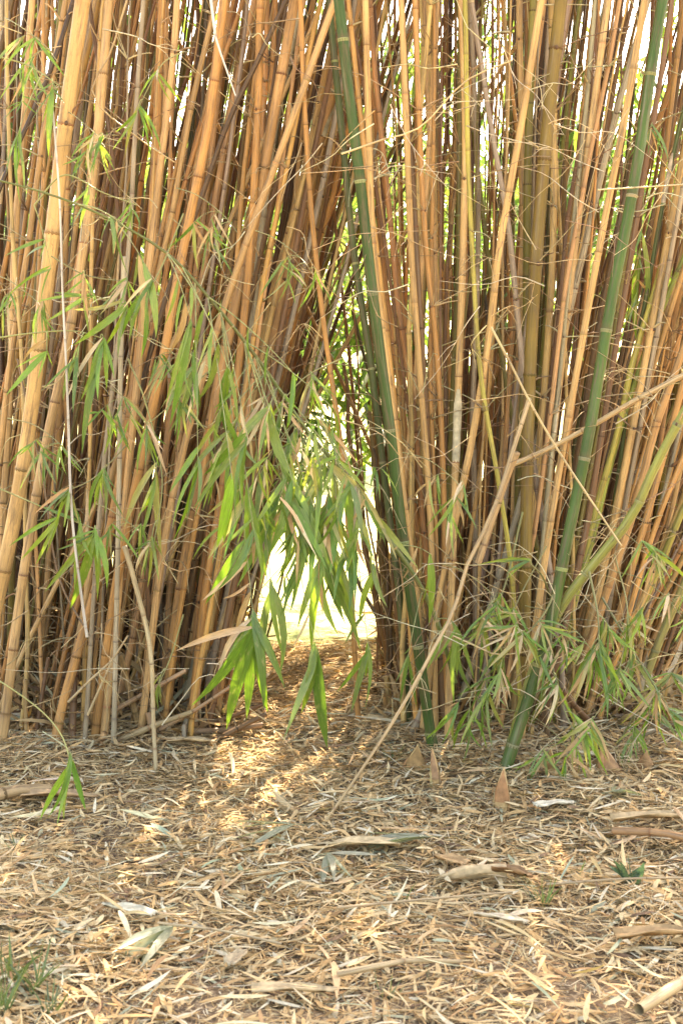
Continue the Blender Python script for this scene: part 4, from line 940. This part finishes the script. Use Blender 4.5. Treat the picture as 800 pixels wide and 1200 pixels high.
# ================================================================== FOLIAGE MASSES AND TREES BEYOND
def mass(name, label, n, boxes, ln, wd, cols, hang_=.7):
    w_ = np.array([b[6] for b in boxes], float); ks = RNG.choice(len(boxes), n // 6, p=w_ / w_.sum())
    B = np.array([b[:6] for b in boxes])[ks]
    cen = np.stack([RNG.uniform(B[:, 0], B[:, 1]), RNG.uniform(B[:, 2], B[:, 3]), RNG.uniform(B[:, 4], B[:, 5])], 1)
    cen = np.repeat(cen, 6, axis=0); m = len(cen)
    pos = cen + RNG.normal(0, .03, (m, 3)); a = RNG.uniform(0, 2 * np.pi, m)
    ax = np.stack([np.cos(a), np.sin(a), -hang_ + RNG.normal(0, .5, m)], 1)
    nr = np.stack([RNG.normal(0, .6, m), RNG.normal(-.2, .6, m), np.ones(m)], 1)
    c = np.array(cols)[RNG.integers(0, len(cols), m)] * RNG.uniform(.75, 1.2, (m, 1))
    o = leaf_batch(name, pos, ax, nr, RNG.uniform(*ln, m), RNG.uniform(*wd, m), c, RNG.uniform(.05, .3, m)); tag(o, label, 'foliage', None, 'stuff')
GC = [(0.09, 0.19, 0.05), (0.13, 0.23, 0.05), (0.17, 0.26, 0.06), (0.08, 0.15, 0.05)]
# crown of the bamboo above the frame, open above the gap
mass('bamboo_crown_foliage', 'leafy crowns of the bamboo arching overhead', 5200,
     [(-2.6, -.5, 4.9, 7.2, 2.9, 5.2, 5), (.25, 2.6, 4.9, 7.2, 2.9, 5.2, 5)], (.14, .24), (.018, .03), GC)
# leaves between and behind the culms
mass('inner_foliage', 'sunlit green leaves seen between and behind the culms', 6600,
     [(-2.2, -.5, 6.0, 7.6, 1.4, 2.9, 2), (-.9, .9, 7.4, 9.6, 1.2, 3.4, 8), (-.4, .6, 5.6, 7.0, 1.3, 2.8, .4), (-.50, .25, 6.0, 7.0, .8, 1.6, 2.2), (-2.2, 2.2, 5.6, 7.2, 2.0, 2.9, 1.5), (.4, 2.2, 6.0, 7.6, 1.4, 2.9, 2), (1.0, 2.0, 5.2, 6.8, .1, .9, 1)], (.12, .22), (.014, .026), GC)

def tree(label, x, y, H, cr, n, cols, trunk=.12):
    g = Vector((x, y, 0)); root = empty('tree', g); tag(root, label, 'tree', 'trees beyond the bamboo')
    top = Vector((U(-.3, .3), U(-.3, .3), H * .62)); paths = [(smooth_path([(0, 0, -.1), tuple(top * .5 + Vector((.1, 0, 0))), tuple(top)], 10), trunk, trunk * .45)]
    for k in range(6):
        a = k * 1.05; s0 = top * U(.55, 1.0); e = s0 + Vector((math.cos(a) * cr * .7, math.sin(a) * cr * .7, H * U(.1, .3)))
        paths.append((smooth_path([tuple(s0), tuple((s0 + e) / 2 + Vector((0, 0, .1))), tuple(e)], 6), trunk * .4, trunk * .1))
    mesh_obj('trunk', twig_mesh('trunk', paths, 8), M_TWIG, root, (0, 0, 0), (.2, .14, .09))
    nc = n // 25; th = RNG.uniform(0, 2 * np.pi, nc); ph = np.arccos(RNG.uniform(-.75, 1, nc)); rd = cr * RNG.uniform(.35, 1, nc) ** .5 * RNG.uniform(.8, 1.15, nc)
    cen = np.stack([rd * np.sin(ph) * np.cos(th), rd * np.sin(ph) * np.sin(th), H * .68 + rd * np.cos(ph) * .85], 1)
    cen = np.repeat(cen, 25, axis=0) + RNG.normal(0, cr * .10, (nc * 25, 3)); m = len(cen)
    c = np.array(cols)[RNG.integers(0, len(cols), m)] * RNG.uniform(.7, 1.2, (m, 1))
    o = leaf_batch('crown', cen, RNG.normal(0, 1, (m, 3)), RNG.normal(0, 1, (m, 3)) + np.array([0, 0, .8]), RNG.uniform(.12, .26, m), RNG.uniform(.05, .10, m), c, .15)
    o.parent = root
tree('low round tree beyond the gap, its crown pale green in the sun', -1.6, 17, 3.6, 1.7, 4000, [(0.16, 0.24, 0.06), (0.22, 0.28, 0.08)])
tree('broad tree standing far behind the left clump', -4.2, 20, 5.0, 2.3, 5000, GC)
tree('broad tree standing far behind the right clump', 3.6, 19, 4.6, 2.2, 5000, GC)
tree('tall slim tree farthest behind the gap', 1.1, 25, 6.0, 2.0, 4500, [(0.14, 0.22, 0.06), (0.2, 0.27, 0.08)])
bpy.context.view_layer.update()
print('culms', N_CULM[0], 'objects', len(bpy.data.objects))
